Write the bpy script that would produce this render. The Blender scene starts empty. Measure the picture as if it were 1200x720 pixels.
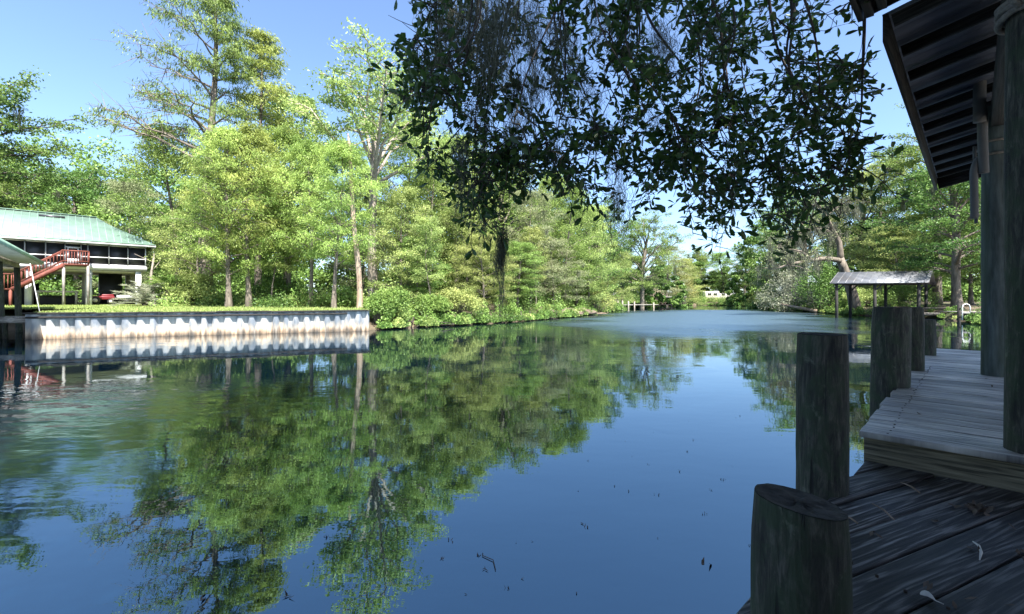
import bpy, math, random
import numpy as np
from mathutils import Vector, Matrix, noise as mnoise

SC = bpy.context.scene
COL = SC.collection
RNG = np.random.default_rng(7)
F, CX, HY, CZ = 533.0, 600.0, 351.0, 1.8          # focal length in photo pixels, principal column, horizon row, eye height above the water
R = math.radians


def at(px, py, d):
    """the point at depth d seen at a photo pixel"""
    return np.array([(px - CX) / F * d, d, CZ - (py - HY) / F * d])


def topz(py, d):
    return CZ - (py - HY) / F * d


# ------------------------------------------------------------------ objects
LOC = {}


def tag(o, label=None, cat=None, group=None, kind=None):
    if label: o['label'] = label
    if cat: o['category'] = cat
    if group: o['group'] = group
    if kind: o['kind'] = kind
    return o


def thing(name, label, cat, loc=(0, 0, 0), group=None):
    o = bpy.data.objects.new(name, None)
    o.empty_display_size = 0.3
    COL.objects.link(o)
    o.location = [float(c) for c in loc]
    LOC[o.name] = np.array(loc, float)
    return tag(o, label, cat, group)


class MB:
    def __init__(self):
        self.v, self.f, self.t, self.uv, self.n = [], [], [], [], 0

    def add(self, v, f, t=None, uv=None):
        v = np.asarray(v, float).reshape(-1, 3)
        f = np.asarray(f, np.int64)
        if f.ndim == 1: f = f.reshape(1, -1)
        self.v.append(v)
        self.f.append(f + self.n)
        self.t.append(np.full(len(f), 0.5) if t is None else np.asarray(t, float))
        self.uv.append(np.zeros((len(v), 2)) if uv is None else np.asarray(uv, float))
        self.n += len(v)

    def box(self, c, ex, ey, ez, uvo=None):
        c, ex, ey, ez = [np.asarray(a, float) for a in (c, ex, ey, ez)]
        s = np.array([[-1, -1, -1], [1, -1, -1], [1, 1, -1], [-1, 1, -1], [-1, -1, 1], [1, -1, 1], [1, 1, 1], [-1, 1, 1]], float)
        v = c + s[:, :1] * ex + s[:, 1:2] * ey + s[:, 2:] * ez
        L = [np.linalg.norm(a) for a in (ex, ey, ez)]
        o = RNG.random(2) * 40
        order = np.argsort(L)[::-1]
        uv = np.stack([s[:, order[0]] * L[order[0]] + o[0], s[:, order[1]] * L[order[1]] + s[:, order[2]] * L[order[2]] + o[1]], 1)
        self.add(v, [[3, 2, 1, 0], [4, 5, 6, 7], [0, 1, 5, 4], [1, 2, 6, 5], [2, 3, 7, 6], [3, 0, 4, 7]], uv=uv)

    def aabox(self, x0, x1, y0, y1, z0, z1):
        self.box([(x0 + x1) / 2, (y0 + y1) / 2, (z0 + z1) / 2], [(x1 - x0) / 2, 0, 0], [0, (y1 - y0) / 2, 0], [0, 0, (z1 - z0) / 2])

    def beam(self, p0, p1, w, h, up=(0, 0, 1)):
        p0, p1, up = [np.asarray(a, float) for a in (p0, p1, up)]
        d = p1 - p0
        L = np.linalg.norm(d)
        d = d / L
        s = np.cross(d, up)
        if np.linalg.norm(s) < 1e-5: s = np.cross(d, [1, 0, 0])
        s = s / np.linalg.norm(s)
        u = np.cross(s, d)
        self.box((p0 + p1) / 2, d * L / 2, s * w / 2, u * h / 2)

    def prism(self, poly, z0, z1, uvf=None, tint=.5):
        """poly: list of xy, counter-clockwise"""
        n = len(poly)
        v = [(x, y, z0) for x, y in poly] + [(x, y, z1) for x, y in poly]
        uv = None if uvf is None else [uvf(x, y, z0) for x, y in poly] + [uvf(x, y, z1) for x, y in poly]
        base = self.n
        self.add(v, [list(range(n, 2 * n))], t=[tint], uv=uv)
        self.f.append(np.array([list(range(n - 1, -1, -1))]) + base)
        self.t.append(np.full(1, tint))
        for i in range(n):
            j = (i + 1) % n
            self.f.append(np.array([[i, j, n + j, n + i]]) + base)
            self.t.append(np.full(1, tint))

    def tube(self, pts, rad, n=8, cap=True):
        pts = np.asarray(pts, float)
        m = len(pts)
        rad = np.broadcast_to(np.asarray(rad, float), (m,))
        tan = np.gradient(pts, axis=0)
        tan /= np.linalg.norm(tan, axis=1)[:, None] + 1e-9
        ref = np.array([1.0, 0, 0]) if abs(tan[0][0]) < .8 else np.array([0, 1.0, 0])
        vs, uvs, acc = [], [], 0
        ang = np.linspace(0, 2 * math.pi, n, endpoint=False)
        for i in range(m):
            a = ref - tan[i] * np.dot(ref, tan[i])
            a /= np.linalg.norm(a) + 1e-9
            b = np.cross(tan[i], a)
            ref = a
            vs.append(pts[i] + rad[i] * (np.cos(ang)[:, None] * a + np.sin(ang)[:, None] * b))
            if i: acc += np.linalg.norm(pts[i] - pts[i - 1])
            uvs.append(np.stack([np.full(n, acc), np.abs(ang - math.pi) * rad[i]], 1))
        i = np.arange(m - 1)[:, None] * n
        k = np.arange(n)[None]
        k2 = (k + 1) % n
        f = np.stack([i + k, i + k2, i + n + k2, i + n + k], -1).reshape(-1, 4)
        base = self.n
        self.add(np.concatenate(vs), f, uv=np.concatenate(uvs))
        if cap:
            self.f.append(np.array([list(range(n - 1, -1, -1))]) + base); self.t.append(np.full(1, .5))
            self.f.append(np.array([list(range((m - 1) * n, m * n))]) + base); self.t.append(np.full(1, .5))

    def build(self, name, mat, parent=None, smooth=False, bevel=0, **tags):
        me = bpy.data.meshes.new(name)
        v = np.concatenate(self.v)
        if parent is not None:
            p = parent
            while p.parent is not None: p = p.parent
            v = v - LOC[p.name]
        me.vertices.add(len(v))
        me.vertices.foreach_set('co', v.astype(np.float32).ravel())
        loops = np.concatenate([f.ravel() for f in self.f])
        sizes = np.concatenate([np.full(len(f), f.shape[1]) for f in self.f])
        starts = np.concatenate([[0], np.cumsum(sizes)[:-1]])
        me.loops.add(len(loops))
        me.loops.foreach_set('vertex_index', loops.astype(np.int32))
        me.polygons.add(len(sizes))
        me.polygons.foreach_set('loop_start', starts.astype(np.int32))
        me.update(calc_edges=True)
        uvl = me.uv_layers.new(name='UVMap')
        uvl.data.foreach_set('uv', np.concatenate(self.uv)[loops].astype(np.float32).ravel())
        at_ = me.attributes.new('tint', 'FLOAT', 'FACE')
        at_.data.foreach_set('value', np.concatenate(self.t).astype(np.float32))
        if smooth: me.polygons.foreach_set('use_smooth', np.ones(len(sizes), bool))
        me.materials.append(mat)
        o = bpy.data.objects.new(name, me)
        COL.objects.link(o)
        if parent is not None: o.parent = parent
        if bevel:
            b = o.modifiers.new('bevel', 'BEVEL')
            b.width = bevel
            b.segments = 2
            b.limit_method = 'ANGLE'
        tag(o, **tags)
        return o

    # ---- foliage
    def leaves(self, c, L, W, rng, up=.35, axis=None, spread=1.0, tint=None, hang=0.0):
        """rhombic leaf faces at the points c"""
        n = len(c)
        d = rng.normal(size=(n, 3))
        if axis is not None: d = d * spread + axis
        d[:, 2] -= hang
        d /= np.linalg.norm(d, axis=1)[:, None]
        nr = rng.normal(size=(n, 3))
        nr[:, 2] += up * 3
        s = np.cross(d, nr)
        s /= np.linalg.norm(s, axis=1)[:, None] + 1e-9
        l = (L * rng.uniform(.7, 1.3, n))[:, None]
        w = (W * rng.uniform(.7, 1.3, n))[:, None]
        v = np.stack([c - d * l * .5, c + s * w * .5 - d * l * .06, c + d * l * .5, c - s * w * .5 - d * l * .06], 1).reshape(-1, 3)
        f = np.arange(4 * n).reshape(-1, 4)
        t = rng.random(n) if tint is None else np.clip(tint + rng.normal(0, .16, n), 0, 1)
        self.add(v, f, t)


def copy_tree(o, loc=None, rot=0.0, scale=None, parent=None):
    c = o.copy()
    COL.objects.link(c)
    if parent is not None: c.parent = parent
    if loc is not None:
        c.location = [float(a) for a in loc]
        c.rotation_euler = (0, 0, rot)
        if scale is not None: c.scale = (scale, scale, scale) if np.isscalar(scale) else scale
    for ch in list(o.children): copy_tree(ch, parent=c)
    return c


# ------------------------------------------------------------------ materials
def mat(name):
    m = bpy.data.materials.new(name)
    m.use_nodes = True
    nt = m.node_tree
    return m, nt, nt.nodes['Principled BSDF'], nt.nodes['Material Output']


def nd(nt, t, **kw):
    n = nt.nodes.new(t)
    for k, v in kw.items(): setattr(n, k, v)
    return n


def ramp(nt, stops):
    r = nd(nt, 'ShaderNodeValToRGB')
    el = r.color_ramp.elements
    while len(el) < len(stops): el.new(.5)
    for e, (p, c) in zip(el, stops):
        e.position = p
        e.color = (*c, 1) if len(c) == 3 else c
    return r


def mix_col(nt, fac, a, b, mode='MIX'):
    m = nd(nt, 'ShaderNodeMix', data_type='RGBA', blend_type=mode)
    for sock, val in ((m.inputs[0], fac), (m.inputs[6], a), (m.inputs[7], b)):
        if isinstance(val, bpy.types.NodeSocket): nt.links.new(val, sock)
        elif isinstance(val, (int, float)): sock.default_value = val
        else: sock.default_value = (*val, 1)
    return m.outputs[2]


def leaf_mat(name, lo, hi, trans=.4, rough=.5, spec=.25, var=.12):
    m, nt, p, out = mat(name)
    a = nd(nt, 'ShaderNodeAttribute', attribute_name='tint')
    r = ramp(nt, [(0.0, lo), (1.0, hi)])
    nt.links.new(a.outputs['Fac'], r.inputs[0])
    oi = nd(nt, 'ShaderNodeObjectInfo')
    hs = nd(nt, 'ShaderNodeHueSaturation')
    mr = nd(nt, 'ShaderNodeMapRange')
    mr.inputs[3].default_value = 1 - var
    mr.inputs[4].default_value = 1 + var
    nt.links.new(oi.outputs['Random'], mr.inputs[0])
    nt.links.new(mr.outputs[0], hs.inputs['Value'])
    mr2 = nd(nt, 'ShaderNodeMapRange')
    mr2.inputs[3].default_value = .485
    mr2.inputs[4].default_value = .515
    nt.links.new(oi.outputs['Random'], mr2.inputs[0])
    nt.links.new(mr2.outputs[0], hs.inputs['Hue'])
    nt.links.new(r.outputs[0], hs.inputs['Color'])
    nt.links.new(hs.outputs[0], p.inputs['Base Color'])
    p.inputs['Roughness'].default_value = rough
    p.inputs['Specular IOR Level'].default_value = spec
    tr = nd(nt, 'ShaderNodeBsdfTranslucent')
    nt.links.new(hs.outputs[0], tr.inputs[0])
    mx = nd(nt, 'ShaderNodeMixShader')
    mx.inputs[0].default_value = trans
    nt.links.new(p.outputs[0], mx.inputs[1])
    nt.links.new(tr.outputs[0], mx.inputs[2])
    nt.links.new(mx.outputs[0], out.inputs[0])
    return m


def noise_mat(name, c0, c1, scale=4.0, stretch=(1, 1, 1), detail=6, rough=.85, bump=.3, bdist=.02, coords='Object', c2=None, spec=.3, metal=0, lo=.3, hi=.7):
    m, nt, p, out = mat(name)
    tc = nd(nt, 'ShaderNodeTexCoord')
    mp = nd(nt, 'ShaderNodeMapping')
    mp.inputs['Scale'].default_value = stretch
    nt.links.new(tc.outputs[coords], mp.inputs[0])
    n = nd(nt, 'ShaderNodeTexNoise')
    n.inputs['Scale'].default_value = scale
    n.inputs['Detail'].default_value = detail
    n.inputs['Roughness'].default_value = .62
    nt.links.new(mp.outputs[0], n.inputs['Vector'])
    r = ramp(nt, [(lo, c0), (hi, c1)])
    nt.links.new(n.outputs['Fac'], r.inputs[0])
    col = r.outputs[0]
    if c2 is not None:
        n2 = nd(nt, 'ShaderNodeTexNoise')
        n2.inputs['Scale'].default_value = scale * .23
        n2.inputs['Detail'].default_value = 4
        nt.links.new(mp.outputs[0], n2.inputs['Vector'])
        r2 = ramp(nt, [(.5, (0, 0, 0)), (.68, (1, 1, 1))])
        nt.links.new(n2.outputs['Fac'], r2.inputs[0])
        col = mix_col(nt, r2.outputs[0], col, c2)
    nt.links.new(col, p.inputs['Base Color'])
    p.inputs['Roughness'].default_value = rough
    p.inputs['Specular IOR Level'].default_value = spec
    p.inputs['Metallic'].default_value = metal
    if bump:
        b = nd(nt, 'ShaderNodeBump')
        b.inputs['Strength'].default_value = bump
        b.inputs['Distance'].default_value = bdist
        nt.links.new(n.outputs['Fac'], b.inputs['Height'])
        nt.links.new(b.outputs[0], p.inputs['Normal'])
    return m


def wood_mat(name, dark, mid, light, rough=.75, bump=.6, spec=.3, moss=None):
    """weathered planks: long grain, cathedral figure and checks, laid along each board by its own UVs"""
    m, nt, p, out = mat(name)
    tc = nd(nt, 'ShaderNodeTexCoord')
    mp = nd(nt, 'ShaderNodeMapping')
    mp.inputs['Scale'].default_value = (1.3, 34, 1)
    nt.links.new(tc.outputs['UV'], mp.inputs[0])
    n = nd(nt, 'ShaderNodeTexNoise')
    n.inputs['Scale'].default_value = 2.2
    n.inputs['Detail'].default_value = 7
    n.inputs['Roughness'].default_value = .68
    n.inputs['Distortion'].default_value = .7
    nt.links.new(mp.outputs[0], n.inputs['Vector'])
    mp2 = nd(nt, 'ShaderNodeMapping')
    mp2.inputs['Scale'].default_value = (.4, 6.5, 1)
    nt.links.new(tc.outputs['UV'], mp2.inputs[0])
    n2 = nd(nt, 'ShaderNodeTexNoise')
    n2.inputs['Scale'].default_value = 1.5
    n2.inputs['Detail'].default_value = 2
    nt.links.new(mp2.outputs[0], n2.inputs['Vector'])
    ml = nd(nt, 'ShaderNodeMath', operation='MULTIPLY')
    ml.inputs[1].default_value = 60
    nt.links.new(n2.outputs['Fac'], ml.inputs[0])
    sn = nd(nt, 'ShaderNodeMath', operation='SINE')
    nt.links.new(ml.outputs[0], sn.inputs[0])
    md = nd(nt, 'ShaderNodeMath', operation='MULTIPLY_ADD')
    md.inputs[1].default_value = .11
    nt.links.new(sn.outputs[0], md.inputs[0])
    nt.links.new(n.outputs['Fac'], md.inputs[2])
    r = ramp(nt, [(.3, dark), (.5, mid), (.72, light)])
    nt.links.new(md.outputs[0], r.inputs[0])
    # blotchy wear
    n3 = nd(nt, 'ShaderNodeTexNoise')
    n3.inputs['Scale'].default_value = 1.3
    n3.inputs['Detail'].default_value = 5
    nt.links.new(tc.outputs['UV'], n3.inputs['Vector'])
    r3 = ramp(nt, [(.35, (.55, .55, .55)), (.65, (1.15, 1.15, 1.15))])
    nt.links.new(n3.outputs['Fac'], r3.inputs[0])
    col = mix_col(nt, 1.0, r.outputs[0], r3.outputs[0], 'MULTIPLY')
    if moss is not None:
        r4 = ramp(nt, [(.5, (0, 0, 0)), (.7, (.7, .7, .7))])
        n4 = nd(nt, 'ShaderNodeTexNoise')
        n4.inputs['Scale'].default_value = 3.1
        n4.inputs['Detail'].default_value = 5
        nt.links.new(tc.outputs['Object'], n4.inputs['Vector'])
        nt.links.new(n4.outputs['Fac'], r4.inputs[0])
        col = mix_col(nt, r4.outputs[0], col, moss)
    ta = nd(nt, 'ShaderNodeAttribute', attribute_name='tint')
    tr_ = ramp(nt, [(0.0, (.62, .62, .62)), (1.0, (1.35, 1.35, 1.35))])
    nt.links.new(ta.outputs['Fac'], tr_.inputs[0])
    col = mix_col(nt, 1.0, col, tr_.outputs[0], 'MULTIPLY')
    nt.links.new(col, p.inputs['Base Color'])
    rr = nd(nt, 'ShaderNodeMapRange')
    rr.inputs[3].default_value = rough - .15
    rr.inputs[4].default_value = rough + .15
    nt.links.new(n3.outputs['Fac'], rr.inputs[0])
    nt.links.new(rr.outputs[0], p.inputs['Roughness'])
    p.inputs['Specular IOR Level'].default_value = spec
    b = nd(nt, 'ShaderNodeBump')
    b.inputs['Strength'].default_value = bump
    b.inputs['Distance'].default_value = .006
    nt.links.new(md.outputs[0], b.inputs['Height'])
    nt.links.new(b.outputs[0], p.inputs['Normal'])
    return m


def plain(name, c, rough=.6, metal=0, spec=.4):
    return noise_mat(name, tuple(x * .85 for x in c), tuple(min(1, x * 1.1) for x in c), scale=3, rough=rough, bump=.05, spec=spec, metal=metal)


M = {}
M['cypress'] = leaf_mat('cypress needles', (.13, .20, .042), (.37, .45, .115), .42)
M['light'] = leaf_mat('pale green leaves', (.15, .21, .055), (.40, .46, .15), .42)
M['mid'] = leaf_mat('green leaves', (.08, .15, .03), (.24, .34, .085), .38)
M['dark'] = leaf_mat('dark green leaves', (.05, .105, .025), (.16, .24, .055), .35)
M['olive'] = leaf_mat('olive leaves', (.13, .17, .07), (.32, .35, .18), .42)
M['silver'] = leaf_mat('silvery leaves', (.12, .15, .08), (.36, .37, .27), .35)
M['gold'] = leaf_mat('yellow tinged leaves', (.20, .20, .07), (.38, .33, .13), .45)
M['rose'] = leaf_mat('dusty blossoms', (.28, .22, .16), (.44, .35, .28), .4)
M['oak'] = leaf_mat('leathery oak leaves', (.020, .050, .010), (.075, .135, .028), .4, rough=.36, spec=.4)
M['moss'] = leaf_mat('spanish moss strands', (.075, .085, .06), (.165, .17, .125), .3, rough=.9, spec=.1)
M['bark'] = noise_mat('grey brown bark', (.045, .036, .028), (.20, .17, .135), 5, (1, 1, .22), bump=.9, bdist=.05)
M['pale_bark'] = noise_mat('pale bark', (.15, .125, .10), (.36, .31, .255), 5, (1, 1, .2), bump=.8, bdist=.04)
M['dark_bark'] = noise_mat('dark bark', (.02, .016, .013), (.075, .06, .05), 6, (1, 1, .25), bump=.9, bdist=.03)
M['snag'] = noise_mat('weathered dead wood', (.16, .11, .075), (.36, .28, .21), 4, (1, 1, .15), bump=.8)
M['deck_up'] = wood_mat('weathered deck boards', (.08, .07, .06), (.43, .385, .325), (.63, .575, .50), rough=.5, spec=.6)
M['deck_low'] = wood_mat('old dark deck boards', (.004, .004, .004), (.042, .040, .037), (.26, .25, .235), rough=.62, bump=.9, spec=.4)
M['fascia'] = wood_mat('greenish treated board', (.05, .043, .028), (.17, .145, .092), (.27, .23, .15), rough=.8)
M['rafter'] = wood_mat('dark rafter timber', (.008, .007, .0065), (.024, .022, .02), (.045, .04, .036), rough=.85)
M['grey_wood'] = wood_mat('grey dock timber', (.09, .08, .07), (.26, .24, .21), (.40, .37, .33))
M['red_wood'] = wood_mat('red stained timber', (.08, .022, .016), (.16, .045, .032), (.24, .085, .06))
M['white'] = plain('white paint', (.55, .55, .54), .5)
M['cream'] = plain('cream paint', (.45, .42, .34), .6)
M['black'] = plain('black shade cloth', (.012, .013, .016), .5)
M['dark_metal'] = plain('dark metal', (.05, .05, .055), .4, .5)
M['rubber'] = plain('black rubber', (.02, .02, .02), .7)
M['red_paint'] = plain('red paint', (.13, .012, .016), .4)
M['grey_plastic'] = plain('grey foam', (.10, .10, .10), .8)
M['rope'] = noise_mat('old rope', (.08, .07, .06), (.22, .20, .17), 30, (1, 1, 1), bump=.6)
M['concrete'] = noise_mat('grey concrete', (.3, .29, .27), (.45, .43, .4), 3)
M['nail'] = plain('rusty nail', (.03, .018, .012), .8)
M['dry_leaf'] = noise_mat('dry leaves', (.05, .035, .025), (.16, .12, .09), 20, bump=0)
M['pale_leaf'] = noise_mat('bleached leaf', (.4, .38, .33), (.6, .57, .5), 20, bump=0)


def piling_mat():
    m, nt, p, out = mat('weathered piling')
    tc = nd(nt, 'ShaderNodeTexCoord')

    def noise(scale, stretch, detail, dist=0.0):
        mp = nd(nt, 'ShaderNodeMapping')
        mp.inputs['Scale'].default_value = stretch
        nt.links.new(tc.outputs['Object'], mp.inputs[0])
        n = nd(nt, 'ShaderNodeTexNoise')
        n.inputs['Scale'].default_value = scale
        n.inputs['Detail'].default_value = detail
        n.inputs['Roughness'].default_value = .72
        n.inputs['Distortion'].default_value = dist
        nt.links.new(mp.outputs[0], n.inputs['Vector'])
        return n.outputs['Fac']

    grain = noise(4.5, (8, 8, 1.1), 10, .4)
    r = ramp(nt, [(.36, (.006, .006, .005)), (.5, (.032, .031, .022)), (.66, (.105, .10, .075))])
    nt.links.new(grain, r.inputs[0])
    moss = noise(7, (1, 1, .7), 10, .3)
    r2 = ramp(nt, [(.46, (0, 0, 0)), (.6, (.8, .8, .8))])
    nt.links.new(moss, r2.inputs[0])
    col = mix_col(nt, r2.outputs[0], r.outputs[0], (.022, .038, .014))
    lich = noise(13, (1, 1, .6), 9, .6)
    r3 = ramp(nt, [(.60, (0, 0, 0)), (.70, (.75, .75, .75))])
    nt.links.new(lich, r3.inputs[0])
    col = mix_col(nt, r3.outputs[0], col, (.11, .12, .085))
    crack = noise(3.2, (9, 9, .2), 4, .3)
    r4 = ramp(nt, [(.31, (1, 1, 1)), (.36, (0, 0, 0))])
    nt.links.new(crack, r4.inputs[0])
    col = mix_col(nt, r4.outputs[0], col, (.006, .006, .005))
    nt.links.new(col, p.inputs['Base Color'])
    p.inputs['Roughness'].default_value = .85
    h = nd(nt, 'ShaderNodeMath', operation='SUBTRACT')
    nt.links.new(grain, h.inputs[0])
    nt.links.new(r4.outputs[0], h.inputs[1])
    b = nd(nt, 'ShaderNodeBump')
    b.inputs['Strength'].default_value = .9
    b.inputs['Distance'].default_value = .012
    nt.links.new(h.outputs[0], b.inputs['Height'])
    nt.links.new(b.outputs[0], p.inputs['Normal'])
    return m


M['piling'] = piling_mat()
M['blue_post'] = noise_mat('blue green weathered post', (.022, .030, .028), (.12, .145, .14), 3, (6, 6, .7), detail=8, bump=.7, bdist=.012, c2=(.05, .065, .035))
M['end_grain'] = noise_mat('rotten end grain', (.012, .011, .009), (.07, .062, .05), 14, (1, 1, 1), bump=1, bdist=.02)


def metal_roof(name, c, rough, metal, period=0.3):
    return noise_mat(name, tuple(x * .8 for x in c), tuple(min(1, x * 1.15) for x in c), 1.5, rough=rough, metal=metal, bump=.05, spec=.5)


M['green_roof'] = metal_roof('green metal roofing', (.16, .255, .20), .6, .0)
M['tin'] = noise_mat('galvanised tin', (.10, .105, .115), (.21, .215, .225), 1.2, rough=.45, bump=.05, c2=(.11, .10, .09), metal=.2)
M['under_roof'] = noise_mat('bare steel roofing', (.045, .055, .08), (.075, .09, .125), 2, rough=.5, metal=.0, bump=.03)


def seawall_mat():
    m, nt, p, out = mat('stained sheet piling')
    g = nd(nt, 'ShaderNodeNewGeometry')
    sp = nd(nt, 'ShaderNodeSeparateXYZ')
    nt.links.new(g.outputs['Position'], sp.inputs[0])
    mp = nd(nt, 'ShaderNodeMapping')
    mp.inputs['Scale'].default_value = (3.2, 3.2, .35)
    nt.links.new(g.outputs['Position'], mp.inputs[0])
    n = nd(nt, 'ShaderNodeTexNoise')
    n.inputs['Scale'].default_value = 1.6
    n.inputs['Detail'].default_value = 5
    nt.links.new(mp.outputs[0], n.inputs['Vector'])
    ma = nd(nt, 'ShaderNodeMath', operation='MULTIPLY_ADD')
    ma.inputs[1].default_value = -.95
    nt.links.new(n.outputs['Fac'], ma.inputs[0])
    nt.links.new(sp.outputs['Z'], ma.inputs[2])
    r = ramp(nt, [(0.0, (.10, .07, .045)), (.09, (.25, .17, .11)), (.2, (.48, .36, .25)), (.36, (.24, .23, .215)), (1.0, (.25, .27, .305))])
    mr = nd(nt, 'ShaderNodeMapRange')
    mr.inputs[1].default_value = -.50
    mr.inputs[2].default_value = 1.1
    nt.links.new(ma.outputs[0], mr.inputs[0])
    nt.links.new(mr.outputs[0], r.inputs[0])
    n2 = nd(nt, 'ShaderNodeTexNoise')
    n2.inputs['Scale'].default_value = 1.1
    n2.inputs['Detail'].default_value = 7
    mp2 = nd(nt, 'ShaderNodeMapping')
    mp2.inputs['Scale'].default_value = (2.0, 2.0, .8)
    nt.links.new(g.outputs['Position'], mp2.inputs[0])
    nt.links.new(mp2.outputs[0], n2.inputs['Vector'])
    r2 = ramp(nt, [(.42, (.45, .52, .62)), (.6, (1.1, 1.1, 1.1))])
    nt.links.new(n2.outputs['Fac'], r2.inputs[0])
    nt.links.new(mix_col(nt, 1.0, r.outputs[0], r2.outputs[0], 'MULTIPLY'), p.inputs['Base Color'])
    p.inputs['Roughness'].default_value = .6
    return m


M['seawall'] = seawall_mat()


def water_mat():
    m, nt, p, out = mat('dark river water')
    g = nd(nt, 'ShaderNodeNewGeometry')
    p.inputs['Base Color'].default_value = (.0006, .0035, .008, 1)
    p.inputs['Roughness'].default_value = .012
    p.inputs['IOR'].default_value = 3.0
    p.inputs['Specular Tint'].default_value = (.6, .88, 1, 1)

    def noise(scale, stretch, detail):
        mp = nd(nt, 'ShaderNodeMapping')
        mp.inputs['Scale'].default_value = stretch
        mp.inputs['Rotation'].default_value = (0, 0, R(12))
        nt.links.new(g.outputs['Position'], mp.inputs[0])
        n = nd(nt, 'ShaderNodeTexNoise')
        n.inputs['Scale'].default_value = scale
        n.inputs['Detail'].default_value = detail
        nt.links.new(mp.outputs[0], n.inputs['Vector'])
        return n.outputs['Fac']

    def patch(cx, cy, rx, ry, rot):
        """a breeze-ruffled patch of the river, 1 inside, falling to 0 at its rim"""
        mp = nd(nt, 'ShaderNodeMapping', vector_type='TEXTURE')
        mp.inputs['Location'].default_value = (cx, cy, 0)
        mp.inputs['Rotation'].default_value = (0, 0, rot)
        mp.inputs['Scale'].default_value = (rx, ry, 1)
        nt.links.new(g.outputs['Position'], mp.inputs[0])
        gr = nd(nt, 'ShaderNodeTexGradient', gradient_type='SPHERICAL')
        nt.links.new(mp.outputs[0], gr.inputs[0])
        return gr.outputs['Fac']

    big = noise(.35, (1, 1.5, 1), 2)
    fine = noise(2.6, (1, 1.9, 1), 3)
    pa = patch(-8.5, 7.6, 6, 2.8, R(10))
    pb = patch(21, 50, 40, 14, R(60))
    ad = nd(nt, 'ShaderNodeMath', operation='ADD')
    nt.links.new(pa, ad.inputs[0])
    pbm = nd(nt, 'ShaderNodeMath', operation='MULTIPLY')
    pbm.inputs[1].default_value = 2.6
    pbm.use_clamp = True
    edge = noise(.11, (1, 1.0, 1), 4)
    ea = nd(nt, 'ShaderNodeMath', operation='MULTIPLY_ADD')
    ea.inputs[1].default_value = .9
    nt.links.new(edge, ea.inputs[0])
    nt.links.new(pb, ea.inputs[2])
    eb = nd(nt, 'ShaderNodeMath', operation='SUBTRACT')
    eb.inputs[1].default_value = .50
    nt.links.new(ea.outputs[0], eb.inputs[0])
    nt.links.new(eb.outputs[0], pbm.inputs[0])
    far_amp = nd(nt, 'ShaderNodeMath', operation='MULTIPLY')
    far_amp.inputs[1].default_value = .45
    nt.links.new(pbm.outputs[0], far_amp.inputs[0])
    rgh = nd(nt, 'ShaderNodeMath', operation='ADD')
    rgh.inputs[1].default_value = .012
    nt.links.new(far_amp.outputs[0], rgh.inputs[0])
    nt.links.new(rgh.outputs[0], p.inputs['Roughness'])
    nt.links.new(pbm.outputs[0], ad.inputs[1])
    br = noise(.5, (1, 2.5, 1), 3)
    mu = nd(nt, 'ShaderNodeMath', operation='MULTIPLY')
    nt.links.new(ad.outputs[0], mu.inputs[0])
    rb = ramp(nt, [(.38, (.15, .15, .15)), (.6, (1, 1, 1))])
    nt.links.new(br, rb.inputs[0])
    nt.links.new(rb.outputs[0], mu.inputs[1])
    amp = nd(nt, 'ShaderNodeMath', operation='MULTIPLY_ADD')
    amp.inputs[1].default_value = .020
    amp.inputs[2].default_value = .0009
    nt.links.new(mu.outputs[0], amp.inputs[0])
    h1 = nd(nt, 'ShaderNodeMath', operation='MULTIPLY')
    nt.links.new(fine, h1.inputs[0])
    nt.links.new(amp.outputs[0], h1.inputs[1])
    h2 = nd(nt, 'ShaderNodeMath', operation='MULTIPLY_ADD')
    h2.inputs[1].default_value = .006
    nt.links.new(big, h2.inputs[0])
    nt.links.new(h1.outputs[0], h2.inputs[2])
    mid = noise(.9, (1, 2.2, 1), 3)
    h3 = nd(nt, 'ShaderNodeMath', operation='MULTIPLY')
    nt.links.new(mid, h3.inputs[0])
    nt.links.new(far_amp.outputs[0], h3.inputs[1])
    h4 = nd(nt, 'ShaderNodeMath', operation='MULTIPLY_ADD')
    h4.inputs[1].default_value = .16
    nt.links.new(h3.outputs[0], h4.inputs[0])
    nt.links.new(h2.outputs[0], h4.inputs[2])
    h2 = h4
    b = nd(nt, 'ShaderNodeBump')
    b.inputs['Strength'].default_value = 1
    b.inputs['Distance'].default_value = 1
    nt.links.new(h2.outputs[0], b.inputs['Height'])
    nt.links.new(b.outputs[0], p.inputs['Normal'])
    return m


M['water'] = water_mat()
M['ground'] = noise_mat('leaf strewn earth', (.045, .034, .022), (.13, .10, .065), 1.2, detail=10, bump=.6, bdist=.15, c2=(.04, .055, .018))
M['lawn'] = noise_mat('mown lawn', (.07, .11, .022), (.17, .21, .055), 5, detail=10, bump=.8, bdist=.06, c2=(.22, .22, .09))

# ------------------------------------------------------------------ river and ground
RIVER = np.array([(-70, 2), (-40, 12.4), (-28.5, 17.0), (-30.0, 25.5), (-24.0, 27.2), (-21.8, 20.4), (-8.2, 26.1), (-7.0, 28.2), (-2.5, 33), (1.2, 38), (5.2, 44.5), (10, 57), (15.6, 70), (18.5, 78),
                  (15, 92), (24, 112), (40, 128), (52, 140), (62, 134), (62, 112), (51, 84), (42, 62), (38.6, 50.5), (39.5, 45), (38, 38), (31, 28), (20, 15), (11, 5),
                  (6, -2), (1.5, -3.6), (-8, -7), (-70, -20)], float)


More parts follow.
